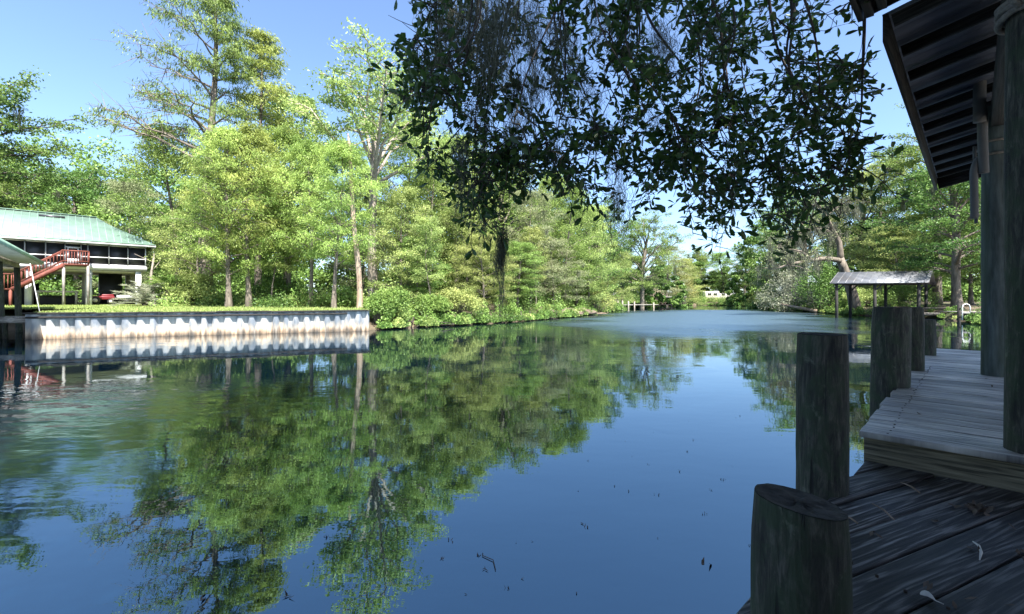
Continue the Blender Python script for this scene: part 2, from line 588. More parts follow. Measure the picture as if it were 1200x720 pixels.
def river_dist(x, y):
    """signed distance to the river's edge: negative on the water"""
    x, y = np.asarray(x, float), np.asarray(y, float)
    best = np.full(x.shape, 1e9)
    inside = np.zeros(x.shape, bool)
    n = len(RIVER)
    for i in range(n):
        (x0, y0), (x1, y1) = RIVER[i], RIVER[(i + 1) % n]
        dx, dy = x1 - x0, y1 - y0
        t = np.clip(((x - x0) * dx + (y - y0) * dy) / (dx * dx + dy * dy), 0, 1)
        best = np.minimum(best, np.hypot(x - x0 - t * dx, y - y0 - t * dy))
        cond = ((y0 > y) != (y1 > y))
        with np.errstate(divide='ignore', invalid='ignore'):
            inside ^= cond & (x < (x1 - x0) * (y - y0) / (y1 - y0 + 1e-12) + x0)
    return np.where(inside, -best, best)


def gz(x, y):
    d = river_dist(x, y)
    s = np.clip((d + .9) / 2.2, 0, 1)
    s = s * s * (3 - 2 * s)
    z = -1.3 + s * 2.05 + np.clip(d - 1, 0, 14) * .045
    return z + .07 * np.sin(np.asarray(x) * .9) * np.cos(np.asarray(y) * .7) * (d > 0)


def gz1(x, y):
    return float(gz(np.array([x]), np.array([y]))[0])


def ground():
    n = 300
    q = np.linspace(-1, 1, n)
    w = np.sinh(q * 4.2) / np.sinh(4.2) * 800
    X, Y = np.meshgrid(w + 6, w + 32)
    Z = gz(X, Y)
    mb = MB()
    i = (np.arange(n - 1)[:, None] * n + np.arange(n - 1)[None]).ravel()
    mb.add(np.stack([X, Y, Z], -1).reshape(-1, 3), np.stack([i, i + 1, i + n + 1, i + n], 1))
    mb.build('ground', M['ground'], smooth=True, kind='structure')
    mb = MB()
    mb.add([(-800, -800, 0), (800, -800, 0), (800, 800, 0), (-800, 800, 0)], [[0, 1, 2, 3]])
    mb.build('water', M['water'], kind='structure')


ground()

# seawall and lawn
WA, WB = np.array([-21.8, 20.4]), np.array([-8.2, 26.1])
WD = (WB - WA) / np.linalg.norm(WB - WA)
WN = np.array([WD[1], -WD[0]])      # towards the water
WL = np.linalg.norm(WB - WA)


def seawall():
    root = thing('seawall', 'white corrugated sheet pile seawall with brown waterline stain below the lawn', 'seawall', (*WA, 0))
    mb = MB()
    prof = []
    s = 0.0
    r_ = np.random.default_rng(21)
    while s < WL:
        per = r_.uniform(.44, .60)
        o1, o2 = r_.uniform(-.07, -.02), r_.uniform(.10, .14)
        for ds, o in ((0, o1), (.33, o1), (.48, o2), (.83, o2)):
            if s + ds * per < WL: prof.append((s + ds * per, o))
        s += per
    prof.append((WL, 0))
    pts = [WA + WD * a + WN * (o + .1) for a, o in prof]
    ret = WB - WN * 1.6 - WD * .1
    pts.append(np.array(ret))
    pts.insert(0, WA - WN * 7 - WD * .0)
    v = [(p[0], p[1], z) for z in (-1.0, 1.12) for p in pts]
    n = len(pts)
    mb.add(v, [[i, i + 1, n + i + 1, n + i] for i in range(n - 1)])
    mb.build('sheet_piling', M['seawall'], root)
    mb = MB()
    k = 0.0
    while k < WL:
        k2 = min(k + 2.44 + RNG.uniform(-.02, .02), WL + .06)
        a, b = WA + WD * (k + .006) + WN * .12, WA + WD * k2 + WN * .12
        dz = RNG.uniform(-.015, .015)
        mb.beam((*a, 1.165 + dz), (*b, 1.165 + RNG.uniform(-.015, .015)), .42, .06)
        k = k2
    e0, e1 = WB + WN * .3 + WD * .0, WB - WN * 1.6
    mb.build('cap_board', M['rafter'], root, bevel=.01)
    mb = MB()
    for z in (.98,):
        a, b = WA + WN * .26, WB + WN * .26
        mb.beam((*(a + WD * .1), z), (*(b - WD * 1.2), z + .02), .06, .09)
    mb.build('wale_board', M['rafter'], root)


seawall()


def lawn():
    mb = MB()
    ns, ntt = 60, 16
    a = WA + WD * 9.7
    S = np.concatenate([np.linspace(-34, -.4, 30), np.linspace(.1, WL, 30)])
    T = np.linspace(0, 24, ntt)
    idx, cnt = -np.ones((ntt, ns), int), 0
    v = []
    for it, t in enumerate(T):
        for js, s in enumerate(S):
            if s < .1 and t < 7.5: continue
            p = WA + WD * s - WN * (t - .08)
            z = 1.15 + .012 * t + .02 * math.sin(s * 1.3 + t) + max(0, gz1(p[0], p[1]) - 1.12 - .012 * t if t > 2 else 0)
            v.append((p[0], p[1], z + .03))
            idx[it, js] = cnt
            cnt += 1
    f = np.stack([idx[:-1, :-1], idx[:-1, 1:], idx[1:, 1:], idx[1:, :-1]], -1).reshape(-1, 4)
    mb.add(v, f[(f >= 0).all(1)])
    mb.build('lawn', M['lawn'], smooth=True, kind='structure')
    # blades along the cap and across the lawn
    rng = np.random.default_rng(3)
    n = 26000
    s = rng.uniform(-14, WL, n)
    t = rng.uniform(0, 1, n) ** 1.6 * 13 + .1
    t = np.where(s < .2, 7.6 + t * .5, t)
    c = WA[None] + WD[None] * s[:, None] - WN[None] * t[:, None]
    h = rng.uniform(.04, .12, n) + .22 * (rng.random(n) < .05) * (s > 5)
    zz = 1.17 + .012 * t
    pos = np.stack([c[:, 0], c[:, 1], zz + h * .4], 1)
    mb = MB()
    mb.leaves(pos, .16, .03, rng, axis=np.array([0, 0, 1.5]), spread=.6)
    mb.build('grass', M['light'], kind='stuff')


lawn()


# ------------------------------------------------------------------ trees
def bezier(p0, p1, p2, n):
    t = np.linspace(0, 1, n)[:, None]
    return (1 - t) ** 2 * p0 + 2 * t * (1 - t) * p1 + t * t * p2


def tree_parts(seed, h, cb=.35, ct=1.0, R_=4.0, prof=None, nl=30, nsub=6, nleaf=45, L=.2, W=.08, clump=(.55, .35), el0=20, el1=55, droop=.15,
               tr=.25, lean=(0, 0), wob=.02, flare=1.5, up=.35, hang=0.0, bark='bark', leaf='mid', moss=0, bare=None, axis_k=.5, limb_r=.45, gap=.0, sub_len=.5):
    """crown and trunk meshes in the tree's own coordinates"""
    rng = np.random.default_rng(seed)
    wood, leaf_mb, moss_mb = MB(), MB(), []
    n = 12
    tt = np.linspace(0, 1, n)
    tr_h = h * (ct if ct < 1 else .97)
    px = lean[0] * tt ** 1.3 + wob * h * np.sin(tt * rng.uniform(3, 6) + rng.uniform(0, 6)) * tt
    py = lean[1] * tt ** 1.3 + wob * h * np.sin(tt * rng.uniform(3, 6) + rng.uniform(0, 6)) * tt
    trunk = np.stack([px, py, tt * tr_h - .3 * (1 - tt)], 1)
    rr = tr * (1 - tt * (.93 if ct >= 1 else .45)) ** .8
    rr[0] *= flare
    rr[1] *= 1 + (flare - 1) * .35
    wood.tube(trunk, rr, 10)

    def tp(t):
        q = t / (ct if ct < 1 else .97)
        return np.array([np.interp(q, tt, trunk[:, k]) for k in range(3)]), np.interp(q, tt, rr)

    if prof is None: prof = lambda u: math.sin(math.pi * (.12 + .8 * u)) ** .8
    moss_pts = []
    for k in range(nl):
        u = (k + rng.uniform(0, 1)) / nl
        t = cb + (min(ct, 1) - cb) * u
        if rng.random() < gap: continue
        base, br = tp(t)
        th = k * 2.39996 + rng.uniform(-.5, .5)
        Ln = max(.5, prof(u) * R_ * rng.uniform(.7, 1.2)) * ((1.15 if bare(th, u) else (.5 if math.cos(th) > .25 and u < .8 else .85)) if bare is not None else 1)
        el = R(el0 + (el1 - el0) * u + rng.uniform(-10, 10))
        hd = np.array([math.cos(th), math.sin(th), 0])
        p1 = base + hd * Ln * .5 * math.cos(el) + np.array([0, 0, Ln * .62 * math.sin(el)])
        p2 = base + hd * Ln * math.cos(el) + np.array([0, 0, Ln * math.sin(el) - droop * Ln])
        pl = bezier(base, p1, p2, 7) + rng.normal(0, .03 * Ln, (7, 3)) * np.linspace(0, 1, 7)[:, None]
        r0 = max(.015, min(br * limb_r, .035 * Ln + .01))
        wood.tube(pl, np.linspace(r0, r0 * .2, 7), 5, cap=False)
        isbare = bare is not None and bare(th, u)
        tint0 = rng.uniform(.15, .85)
        for j in range(nsub):
            f = .25 + .75 * (j + rng.uniform(.2, 1)) / nsub
            i0 = min(5, int(f * 6))
            b = pl[i0] + (pl[i0 + 1] - pl[i0]) * min(1, f * 6 - i0)
            side = 1 if j % 2 else -1
            sd = np.cross(hd, [0, 0, 1]) * side
            sl = Ln * sub_len * (1.15 - f * .6) * rng.uniform(.6, 1.2) + .2
            e = b + hd * sl * rng.uniform(.2, .7) + sd * sl * rng.uniform(.3, .9) + np.array([0, 0, sl * (rng.uniform(-.15, .45) - droop)])
            mpt = (b + e) / 2 + np.array([0, 0, .1 * sl])
            wood.tube(np.stack([b, mpt, e]), [r0 * .35, r0 * .25, r0 * .1], 4, cap=False)
            if isbare:
                for q in range(3):
                    e2 = mpt + rng.normal(0, .35 * sl, 3) + (e - b) * .4
                    wood.tube(np.stack([mpt, (mpt + e2) / 2, e2]), [r0 * .2, r0 * .15, r0 * .06], 4, cap=False)
                if rng.random() < .5: continue
            for q, c in enumerate((e, mpt)):
                m = int(nleaf * rng.uniform(.5, 1.4))
                cr = clump[0] * rng.uniform(.7, 1.35), clump[1] * rng.uniform(.7, 1.3)
                pos = rng.normal(size=(m, 3))
                pos /= np.linalg.norm(pos, axis=1)[:, None]
                pos *= rng.random((m, 1)) ** .5
                ax = (e - b) / (np.linalg.norm(e - b) + 1e-6)
                pos = c + pos * np.array([cr[0], cr[0], cr[1]]) + ax * rng.uniform(-.5, .5, (m, 1)) * cr[0]
                leaf_mb.leaves(pos, L, W, rng, up=up, axis=ax * axis_k, spread=.6, tint=np.clip(tint0 + rng.normal(0, .15), .05, .95), hang=hang)
            if moss and rng.random() < moss: moss_pts.append((e if rng.random() < .5 else mpt))
    for p in moss_pts:
        mm = MB()
        moss_clump(mm, p, rng.uniform(.5, 1.8) * (h / 14), 40, rng, w=.035, rad=.16)
        moss_mb.append(mm)
    return dict(wood=wood, leaf=leaf_mb, moss=moss_mb, bark=bark, mat=leaf)


def moss_clump(mb, p, length, n, rng, w=.004, rad=.06, seg=5, wig=.22):
    """hanging strands of spanish moss"""
    ln = length * rng.uniform(.25, 1, n)
    q = p + np.stack([rng.normal(0, rad, n), rng.normal(0, rad, n), rng.normal(0, rad * .5, n)], 1)
    ang = rng.uniform(0, math.pi, n)
    sx = np.stack([np.cos(ang), np.sin(ang), np.zeros(n)], 1) * (w * .5)
    cur = q.copy()
    for k in range(seg):
        nx = cur + np.stack([rng.normal(0, rad * wig, n), rng.normal(0, rad * wig, n), -ln / seg * rng.uniform(.4, 1.6, n)], 1)
        # strands draw together towards their ends
        nx[:, :2] += (p[:2] - nx[:, :2]) * .12
        v = np.stack([cur - sx, cur + sx, nx + sx * .8, nx - sx * .8], 1).reshape(-1, 3)
        mb.add(v, np.arange(4 * n).reshape(-1, 4), rng.random(n))
        cur = nx


def plant_tree(name, label, cat, parts, loc, rot=0, scale=1.0, group=None):
    root = thing(name, label, cat, (0, 0, 0), group)
    parts['wood'].build('trunk', M[parts['bark']], root, smooth=True)
    parts['leaf'].build('crown', M[parts['mat']], root)
    for mm in parts.get('moss') or ():
        mm.build('hanging_moss', M['moss'], root, kind='stuff')
    root.location = [float(c) for c in loc]
    LOC[root.name] = np.array(loc, float)
    root.rotation_euler = (0, 0, rot)
    root.scale = (scale,) * 3
    return root


def spot(px, d):
    x = (px - CX) / F * d
    return np.array([x, d, gz1(x, d) - .05])


def height(px, d, ytop):
    return topz(ytop, d) - spot(px, d)[2]


PROTO = {}


def from_kind(kind, label, px, d, ytop, rot=0, cat='tree', group=None, widen=1.0, dz=0):
    src, h0, name = PROTO[kind]
    s = height(px, d, ytop) / h0
    loc = spot(px, d) + np.array([0, 0, dz])
    sc = (s * widen, s * widen, s)
    if 'used' not in PROTO: PROTO['used'] = set()
    if kind not in PROTO['used']:
        PROTO['used'].add(kind)
        o = src
        o.location = loc
        o.rotation_euler = (0, 0, rot)
        o.scale = sc
    else:
        o = copy_tree(src, loc, rot, sc)
    o.name = name
    tag(o, label, cat)
    if group: o['group'] = group
    elif 'group' in o: del o['group']
    return o


def proto(kind, name, h, **kw):
    p = tree_parts(h=h, **kw)
    o = plant_tree(name, 'tree', 'tree', p, (0, -60, -5))
    PROTO[kind] = (o, h, name)


cone = lambda u: (1 - u) ** .75 * .9 + .12
tier = lambda u: math.sin(math.pi * min(1, .22 + .78 * u)) ** .7 * .95 + .08
bushy = lambda u: (math.sin(math.pi * (.18 + .74 * u))) ** .6

proto('cypress_a', 'cypress_tree', 15, seed=11, cb=.22, R_=4.2, prof=tier, nl=40, nsub=7, nleaf=58, L=.22, W=.055, clump=(.55, .42), el0=22, el1=60, droop=.12, tr=.22, hang=.7, leaf='cypress', flare=2.0, axis_k=.9)
proto('cypress_b', 'cypress_tree', 15, seed=12, cb=.30, R_=3.8, prof=tier, nl=38, nsub=7, nleaf=58, L=.22, W=.055, clump=(.52, .46), el0=25, el1=62, droop=.14, tr=.20, hang=.8, leaf='cypress', flare=1.9, axis_k=.9, lean=(.7, 0))
proto('bushy_a', 'leafy_tree', 12, seed=21, cb=.12, R_=3.8, prof=bushy, nl=34, nsub=7, nleaf=58, L=.16, W=.075, clump=(.6, .38), el0=15, el1=65, droop=.12, tr=.17, leaf='light', hang=.2)
proto('bushy_b', 'leafy_tree', 12, seed=22, cb=.20, R_=3.5, prof=bushy, nl=34, nsub=7, nleaf=58, L=.16, W=.075, clump=(.6, .36), el0=15, el1=60, droop=.18, tr=.18, leaf='mid', hang=.2, lean=(-.6, .2), gap=.08)
proto('bushy_c', 'leafy_tree', 12, seed=23, cb=.15, R_=3.7, prof=bushy, nl=32, nsub=7, nleaf=54, L=.16, W=.075, clump=(.62, .36), el0=15, el1=60, droop=.2, tr=.17, leaf='olive', hang=.3, moss=.05, gap=.08)
proto('oak_a', 'oak_tree', 14, seed=31, cb=.25, ct=.8, R_=5.6, prof=lambda u: .75 + .3 * math.sin(3.1 * u), nl=26, nsub=8, nleaf=72, L=.18, W=.095, clump=(.75, .42), el0=12, el1=72, droop=.06, tr=.35, leaf='mid', moss=.04, lean=(.5, .3))
proto('oak_b', 'oak_tree', 14, seed=32, cb=.22, ct=.8, R_=5.4, prof=lambda u: .75 + .3 * math.sin(3.1 * u), nl=26, nsub=8, nleaf=72, L=.18, W=.095, clump=(.75, .42), el0=10, el1=72, droop=.1, tr=.33, leaf='dark', moss=.03, lean=(-.5, .3))
proto('slim', 'slender_tree', 11, seed=41, cb=.35, R_=2.4, prof=bushy, nl=24, nsub=6, nleaf=30, L=.2, W=.09, clump=(.55, .32), el0=20, el1=60, droop=.1, tr=.1, leaf='light', hang=.2, lean=(.8, 0), wob=.035)

GB = 'trees crowding the left bank'
# ---- left bank, from the left edge of the picture to the right
lf = tree_parts(seed=51, h=height(-62, 37, 78), cb=.38, ct=.75, R_=8.0, prof=lambda u: .8 + .25 * math.sin(3.1 * u), nl=26, nsub=10, nleaf=70, L=.24, W=.13, clump=(.8, .42), el0=5, el1=60, droop=.08, tr=.4, leaf='dark', moss=.02, bark='dark_bark')
plant_tree('oak_tree', 'large dark oak reaching over the green roof from the left edge', 'tree', lf, spot(-62, 37))
from_kind('oak_a', 'rounded oak behind the left half of the green roofed house', 20, 58, 208, .5)
from_kind('oak_b', 'dark oak behind the ridge end of the green roofed house', 92, 60, 203, 2.1)
from_kind('bushy_c', 'olive tree just right of the house, behind the silver palm', 150, 48, 222, 1.1)

tall = tree_parts(seed=61, h=height(243, 35, -42), cb=.36, R_=6.6, prof=lambda u: (1 - u) ** .55 * .85 + .18, nl=50, nsub=8, nleaf=52, L=.28, W=.06, clump=(.55, .42), el0=18, el1=45, droop=.05, tr=.42, hang=1.3,
                  leaf='mid', flare=1.7, axis_k=.5, gap=.14, bare=lambda th, u: math.cos(th - 3.1) > .55 and u < .62, limb_r=.5)
plant_tree('cypress_tree', 'tallest cypress, open drooping crown with bare grey limbs on its left side', 'tree', tall, spot(243, 35))
sec = tree_parts(seed=62, h=height(303, 39, 36), cb=.4, R_=4.0, prof=cone, nl=40, nsub=7, nleaf=32, L=.32, W=.07, clump=(.65, .26), el0=12, el1=50, droop=.08, tr=.28, hang=.7, leaf='cypress', gap=.1, axis_k=.8)
plant_tree('cypress_tree', 'pointed cypress standing just right of the tallest one', 'tree', sec, spot(303, 39))
from_kind('bushy_b', 'green tree filling the gap between the house and the two paired grey trunks', 208, 40, 165, 1.2)
from_kind('cypress_a', 'bright cypress on the left one of two paired grey trunks behind the seawall', 268, 30, 158, .4)
from_kind('cypress_b', 'bright cypress on the right one of two paired grey trunks behind the seawall', 292, 30.5, 150, 2.4)
from_kind('cypress_a', 'feathery cypress left of the dark leaning trunk', 338, 34, 160, 3.3)
from_kind('cypress_b', 'feathery cypress on a dark leaning trunk near the middle of the seawall lawn', 364, 31.5, 176, 5.2)
from_kind('bushy_a', 'low pale tree behind the seawall right of the house', 232, 34, 235, 2.2, widen=1.1)
from_kind('slim', 'slender sapling in front of the dark thicket at the seawall', 318, 32, 240, .2)
from_kind('cypress_b', 'leafy cypress just left of the broken snag', 391, 28.2, 172, .7)
from_kind('bushy_b', 'green tree in the second row between the pointed cypress and the snag', 335, 46, 130, 2.9)

vase = tree_parts(seed=71, h=height(437, 34, 60) * .8, cb=.60, ct=.74, R_=8.4, prof=lambda u: .95, nl=12, nsub=14, nleaf=54, L=.24, W=.11, clump=(.7, .36), el0=26, el1=72, droop=.0, tr=.40, leaf='light', bark='pale_bark', flare=1.15, limb_r=.55, axis_k=.4, sub_len=.34, wob=.008)
plant_tree('tall_tree', 'tall pale trunked tree fanning out like a vase above the woods', 'tree', vase, spot(437, 34))


def snag(name, label, px, d, ytop, r, lean, matk='pale_bark', seed=0, stubs=4):
    rng = np.random.default_rng(seed)
    h = height(px, d, ytop)
    root = thing(name, label, 'dead tree' if matk == 'snag' else 'tree trunk', spot(px, d))
    mb = MB()
    t = np.linspace(0, 1, 14)
    pts = np.stack([lean * t ** 1.5 + .05 * np.sin(t * 9), .1 * np.sin(t * 7), t * h - .3 * (1 - t)], 1) + spot(px, d)
    rad = r * (1 - .5 * t) * (1 + .1 * np.sin(t * 23))
    rad[0] *= 1.25
    rad[-1] *= .35
    mb.tube(pts, rad, 10)
    mb.build('trunk', M[matk], root, smooth=True)
    for k in range(stubs):
        i = int(rng.uniform(6, 13))
        dr = np.array([rng.normal(), rng.normal(), rng.uniform(.2, 1)])
        dr /= np.linalg.norm(dr)
        b = MB()
        b.tube(np.stack([pts[i], pts[i] + dr * .5, pts[i] + dr * rng.uniform(.8, 1.6)]), [rad[i] * .5, rad[i] * .35, rad[i] * .1], 6)
        b.build('limb', M[matk], root, smooth=True)
    return root


snag('dead_tree', 'broken pale snag with a splintered reddish top above the seawall end', 421, 28.5, 156, .20, -.75, 'snag', 4, 5)
from_kind('bushy_c', 'olive tree hanging around the snag and the pale trunk', 425, 40, 225, 4.4)
from_kind('bushy_a', 'pale leafy tree beyond the right end of the seawall', 470, 33, 232, 2.6)
from_kind('bushy_b', 'green tree under the left edge of the overhanging leaves', 505, 41, 195, 5.0)
from_kind('cypress_a', 'yellow green cypress behind the bushes right of the seawall', 480, 48, 150, 1.0)
from_kind('bushy_a', 'pale tree left of the hanging moss column', 548, 40, 222, .3)
from_kind('slim', 'slender leaning tree on the bank left of the hanging moss column', 505, 32, 262, 3.4)
from_kind('oak_a', 'broad tree behind the hanging moss column', 590, 56, 205, 3.5)
from_kind('bushy_c', 'olive grey tree on the bank right of the hanging moss column', 622, 46, 232, 2.2)
from_kind('slim', 'pale thin stemmed tree right of the hanging moss column', 628, 43, 272, 1.8)
from_kind('bushy_b', 'green tree in the middle of the left bank woods', 662, 52, 226, 3.9)
from_kind('bushy_a', 'light tree over the sandy mud bank', 690, 58, 250, 5.5)
from_kind('oak_b', 'dark limbed oak behind the sandy mud bank', 700, 66, 240, .9)
from_kind('bushy_a', 'round pale tree at the tip of the mud bank', 712, 66, 292, 1.5, widen=1.3)
from_kind('oak_a', 'tall rounded tree above the little far dock', 752, 96, 262, 4.9)
lean_oak = from_kind('oak_b', 'leaning dark trunked oak beside the little far dock', 728, 100, 290, 2.8)
from_kind('bushy_b', 'low dark green tree on the bank between the seawall end and the lime bush', 488, 34, 285, 1.9, widen=1.5)
from_kind('bushy_a', 'low pale tree on the bank just left of the hanging moss column', 566, 37, 282, 4.6, widen=1.5)
from_kind('bushy_b', 'low green tree on the bank just right of the hanging moss column', 606, 42, 290, 2.5, widen=1.6)
from_kind('bushy_c', 'low olive tree behind the middle of the mud bank', 648, 49, 285, 3.3, widen=1.6)
from_kind('bushy_b', 'low green tree near the tip of the mud bank', 676, 58, 292, .4, widen=1.6)
from_kind('cypress_a', 'tall feathery cypress rising behind the leaves left of the hanging moss column', 535, 52, 165, 2.0)
from_kind('cypress_b', 'tall feathery cypress in the woods right of the hanging moss column', 640, 62, 205, .9)
# ---- the far end of the reach
from_kind('bushy_c', 'hazy olive tree left of the far bend, right of the little dock', 782, 122, 294, .2, widen=1.3)
from_kind('gold' if 'gold' in PROTO else 'bushy_a', 'pale spreading tree with bronze tint at the far bend', 800, 130, 308, 3.0, widen=1.5)
from_kind('oak_a', 'rounded tree behind the white trailer', 822, 165, 296, 1.0)
from_kind('oak_b', 'dark oak right of the white trailer', 872, 150, 290, 2.5)
from_kind('bushy_b', 'green tree above the white trailer roof', 848, 158, 300, .5, widen=1.4)
from_kind('oak_a', 'tall tree on the far right bank behind the grey mossy branches', 900, 118, 268, 5.7)
# ---- right bank
from_kind('oak_a', 'tall leafy oak behind the moss hung leaning trunk', 945, 80, 228, 2.2)
from_kind('bushy_c', 'olive tree left of the moss hung leaning trunk', 918, 84, 285, 1.9, widen=1.2)
from_kind('oak_b', 'dark oak behind the tin roofed boat shelter', 1010, 70, 215, 4.0)
from_kind('bushy_a', 'pale tree between the moss hung trunk and the boathouse eave', 1030, 66, 205, 1.2, widen=1.2)
tallr = tree_parts(seed=81, h=height(1098, 56, 110), cb=.42, ct=.8, R_=6.4, prof=lambda u: .8 + .25 * math.sin(3.1 * u), nl=24, nsub=9, nleaf=60, L=.25, W=.13, clump=(.8, .42), el0=15, el1=62, droop=.06, tr=.4, leaf='mid', gap=.1)
plant_tree('tall_oak', 'tallest oak on the right bank, its top beside the roof eave', 'tree', tallr, spot(1098, 56), 1.1)
from_kind('bushy_b', 'green tree right of the tin roofed shelter, behind its deck', 1075, 60, 215, 2.2, widen=1.3)
from_kind('oak_b', 'dark spreading oak shading the far end of the tin roof', 1122, 43.5, 190, .6, widen=1.15)
from_kind('bushy_b', 'green tree behind the ladder dock, between the blue green post and the shelter', 1138, 50, 235, 4.1, widen=1.2)
from_kind('oak_a', 'leafy oak behind the two tall boathouse posts', 1178, 47, 190, 5.3)
from_kind('bushy_a', 'bright tree low behind the tin roofed shelter', 1052, 57, 270, 3.1, widen=1.5)


def moss_oak():
    base = spot(1003, 53)
    root = thing('mossy_tree', 'leaning bare limbed oak hung with grey moss behind the tin roofed shelter', 'tree', base)
    w, lf, ms = MB(), MB(), MB()
    rng = np.random.default_rng(9)
    d = 53
    tr = [at(1006, 362, d), at(1000, 340, d), at(990, 318, d), at(984, 303, d)]
    tr[0] = base + np.array([0, 0, -.2])
    w.tube(bezier(tr[0], tr[1], tr[3], 8), np.linspace(.62, .42, 8), 10)
    limbs = [
        ([at(985, 305, d), at(984, 285, d), at(975, 268, d), at(966, 250, d - 1), at(955, 236, d - 1)], .36),
        ([at(986, 306, d), at(970, 303, d - 1), at(952, 305, d - 2), at(930, 309, d - 3), at(905, 316, d - 3)], .32),
        ([at(977, 272, d), at(960, 268, d - 1), at(940, 272, d - 2), at(922, 282, d - 2)], .16),
        ([at(952, 305, d - 2), at(940, 295, d - 2), at(925, 292, d - 3), at(908, 290, d - 3)], .14),
        ([at(968, 253, d), at(985, 240, d), at(1000, 236, d)], .14),
    ]
    for pts, r0 in limbs:
        pts = np.array(pts)
        q = np.linspace(0, len(pts) - 1, 12)
        pl = np.stack([np.interp(q, np.arange(len(pts)), pts[:, k]) for k in range(3)], 1)
        w.tube(pl, np.linspace(r0, r0 * .3, 12), 8)
        for k in range(14):
            b = pl[rng.integers(3, 12)]
            e = b + rng.normal(0, 1, 3) * np.array([1.1, 1.1, .8]) + np.array([-.4, 0, .2])
            w.tube(np.stack([b, (b + e) / 2 + [0, 0, .15], e]), [r0 * .22, r0 * .15, r0 * .05], 4)
            c = e + rng.normal(0, .4, (36, 3))
            lf.leaves(c, .2, .1, rng)
            for q2 in range(2):
                moss_clump(ms, (b + e) / 2 + rng.normal(0, .5, 3), rng.uniform(.7, 2.0), 26, rng, w=.035, rad=.2)
    w.build('trunk', M['bark'], root, smooth=True)
    lf.build('crown', M['olive'], root)
    ms.build('hanging_moss', M['moss'], root, kind='stuff')


moss_oak()


# ------------------------------------------------------------------ bushes, undergrowth, far woods
def bush(name, label, px, d, wpx, ytop, matk, seed, cat='bush', L=.16, W=.08, n=2600, z0=None, dense=1.0):
    rng = np.random.default_rng(seed)
    b = spot(px, d)
    if z0 is not None: b[2] = z0
    h = max(.5, topz(ytop, d) - b[2])
    rx = wpx * .5 / F * d
    root = thing(name, label, cat, b)
    st, lf = MB(), MB()
    for k in range(int(26 * dense)):
        th = rng.uniform(0, 2 * math.pi)
        u = rng.random() ** .6
        c = b + np.array([math.cos(th) * rx * u * .85, math.sin(th) * rx * u * .7, h * (.25 + .65 * math.sqrt(max(0, 1 - u * u)) * rng.uniform(.4, 1))])
        st.tube(np.stack([b + np.array([math.cos(th), math.sin(th), 0]) * rx * .1, (b + c) / 2 + np.array([0, 0, .1]), c]), [.03, .02, .006], 4)
        m = int(n / 26)
        p = rng.normal(size=(m, 3))
        p /= np.linalg.norm(p, axis=1)[:, None]
        p = c + p * rng.random((m, 1)) ** .45 * np.array([rx * .3 + .15, rx * .3 + .15, h * .17 + .12])
        lf.leaves(p, L, W, rng, tint=rng.uniform(.2, .9), hang=.2)
    st.build('stem', M['bark'], root)
    lf.build('foliage', M[matk], root)


bush('bush', 'rounded lime green bush at the water left of the hanging moss column', 535, 33.5, 62, 336, 'light', 101, n=5200, L=.15)
bush('bush', 'dark leafy bush at the right end of the seawall', 452, 28.6, 62, 333, 'mid', 102, n=5600, L=.16)
bush('bush', 'pale bush over the mud bank shadow', 505, 31.5, 52, 345, 'mid', 103, n=4600)
bush('bush', 'yellowish bush on the sandy tip of the mud bank', 698, 59, 46, 330, 'light', 104, n=3800, L=.2)
bush('bush', 'large silver leaved bush over the fallen log on the right bank', 925, 69, 70, 318, 'silver', 105, n=6000, L=.24, W=.13)
bush('bush', 'deep green bush between the silver bush and the tin roofed shelter', 962, 61, 56, 302, 'dark', 106, n=6000, L=.22, W=.12)
bush('bush', 'small dusty pink flowering tree on the lawn behind the far dock', 764, 112, 30, 331, 'rose', 107, n=3000, L=.25, W=.14)
bush('bush', 'bronze tinged bush at the far bend', 800, 126, 34, 318, 'gold', 108, n=3500, L=.3, W=.15)
bush('bush', 'bright bush behind the front posts of the tin roofed shelter', 1012, 56, 46, 335, 'light', 109, n=4500, L=.2)
bush('bush', 'green bush behind the deck of the tin roofed shelter', 1060, 54, 60, 332, 'mid', 110, n=4500, L=.2)
bush('bush', 'leafy bush on the lawn between the palms and the paired trunks', 228, 33, 60, 318, 'light', 111, n=4500, L=.16)
bush('bush', 'dark thicket bush behind the seawall, left of the dark leaning trunk', 325, 34, 62, 318, 'dark', 112, n=5000, L=.16)
bush('bush', 'green bush behind the seawall at the foot of the snag', 398, 31, 48, 334, 'mid', 113, n=3600, L=.16)


bush('bush', 'dark shrub spilling to the water at the right corner of the seawall', 443, 27.6, 40, 346, 'mid', 121, n=5200, L=.14, z0=.25)
bush('bush', 'small pale shrub at the waterline between the seawall corner and the dark leafy bush', 462, 28.6, 34, 356, 'light', 122, n=3200, L=.13, z0=.2)


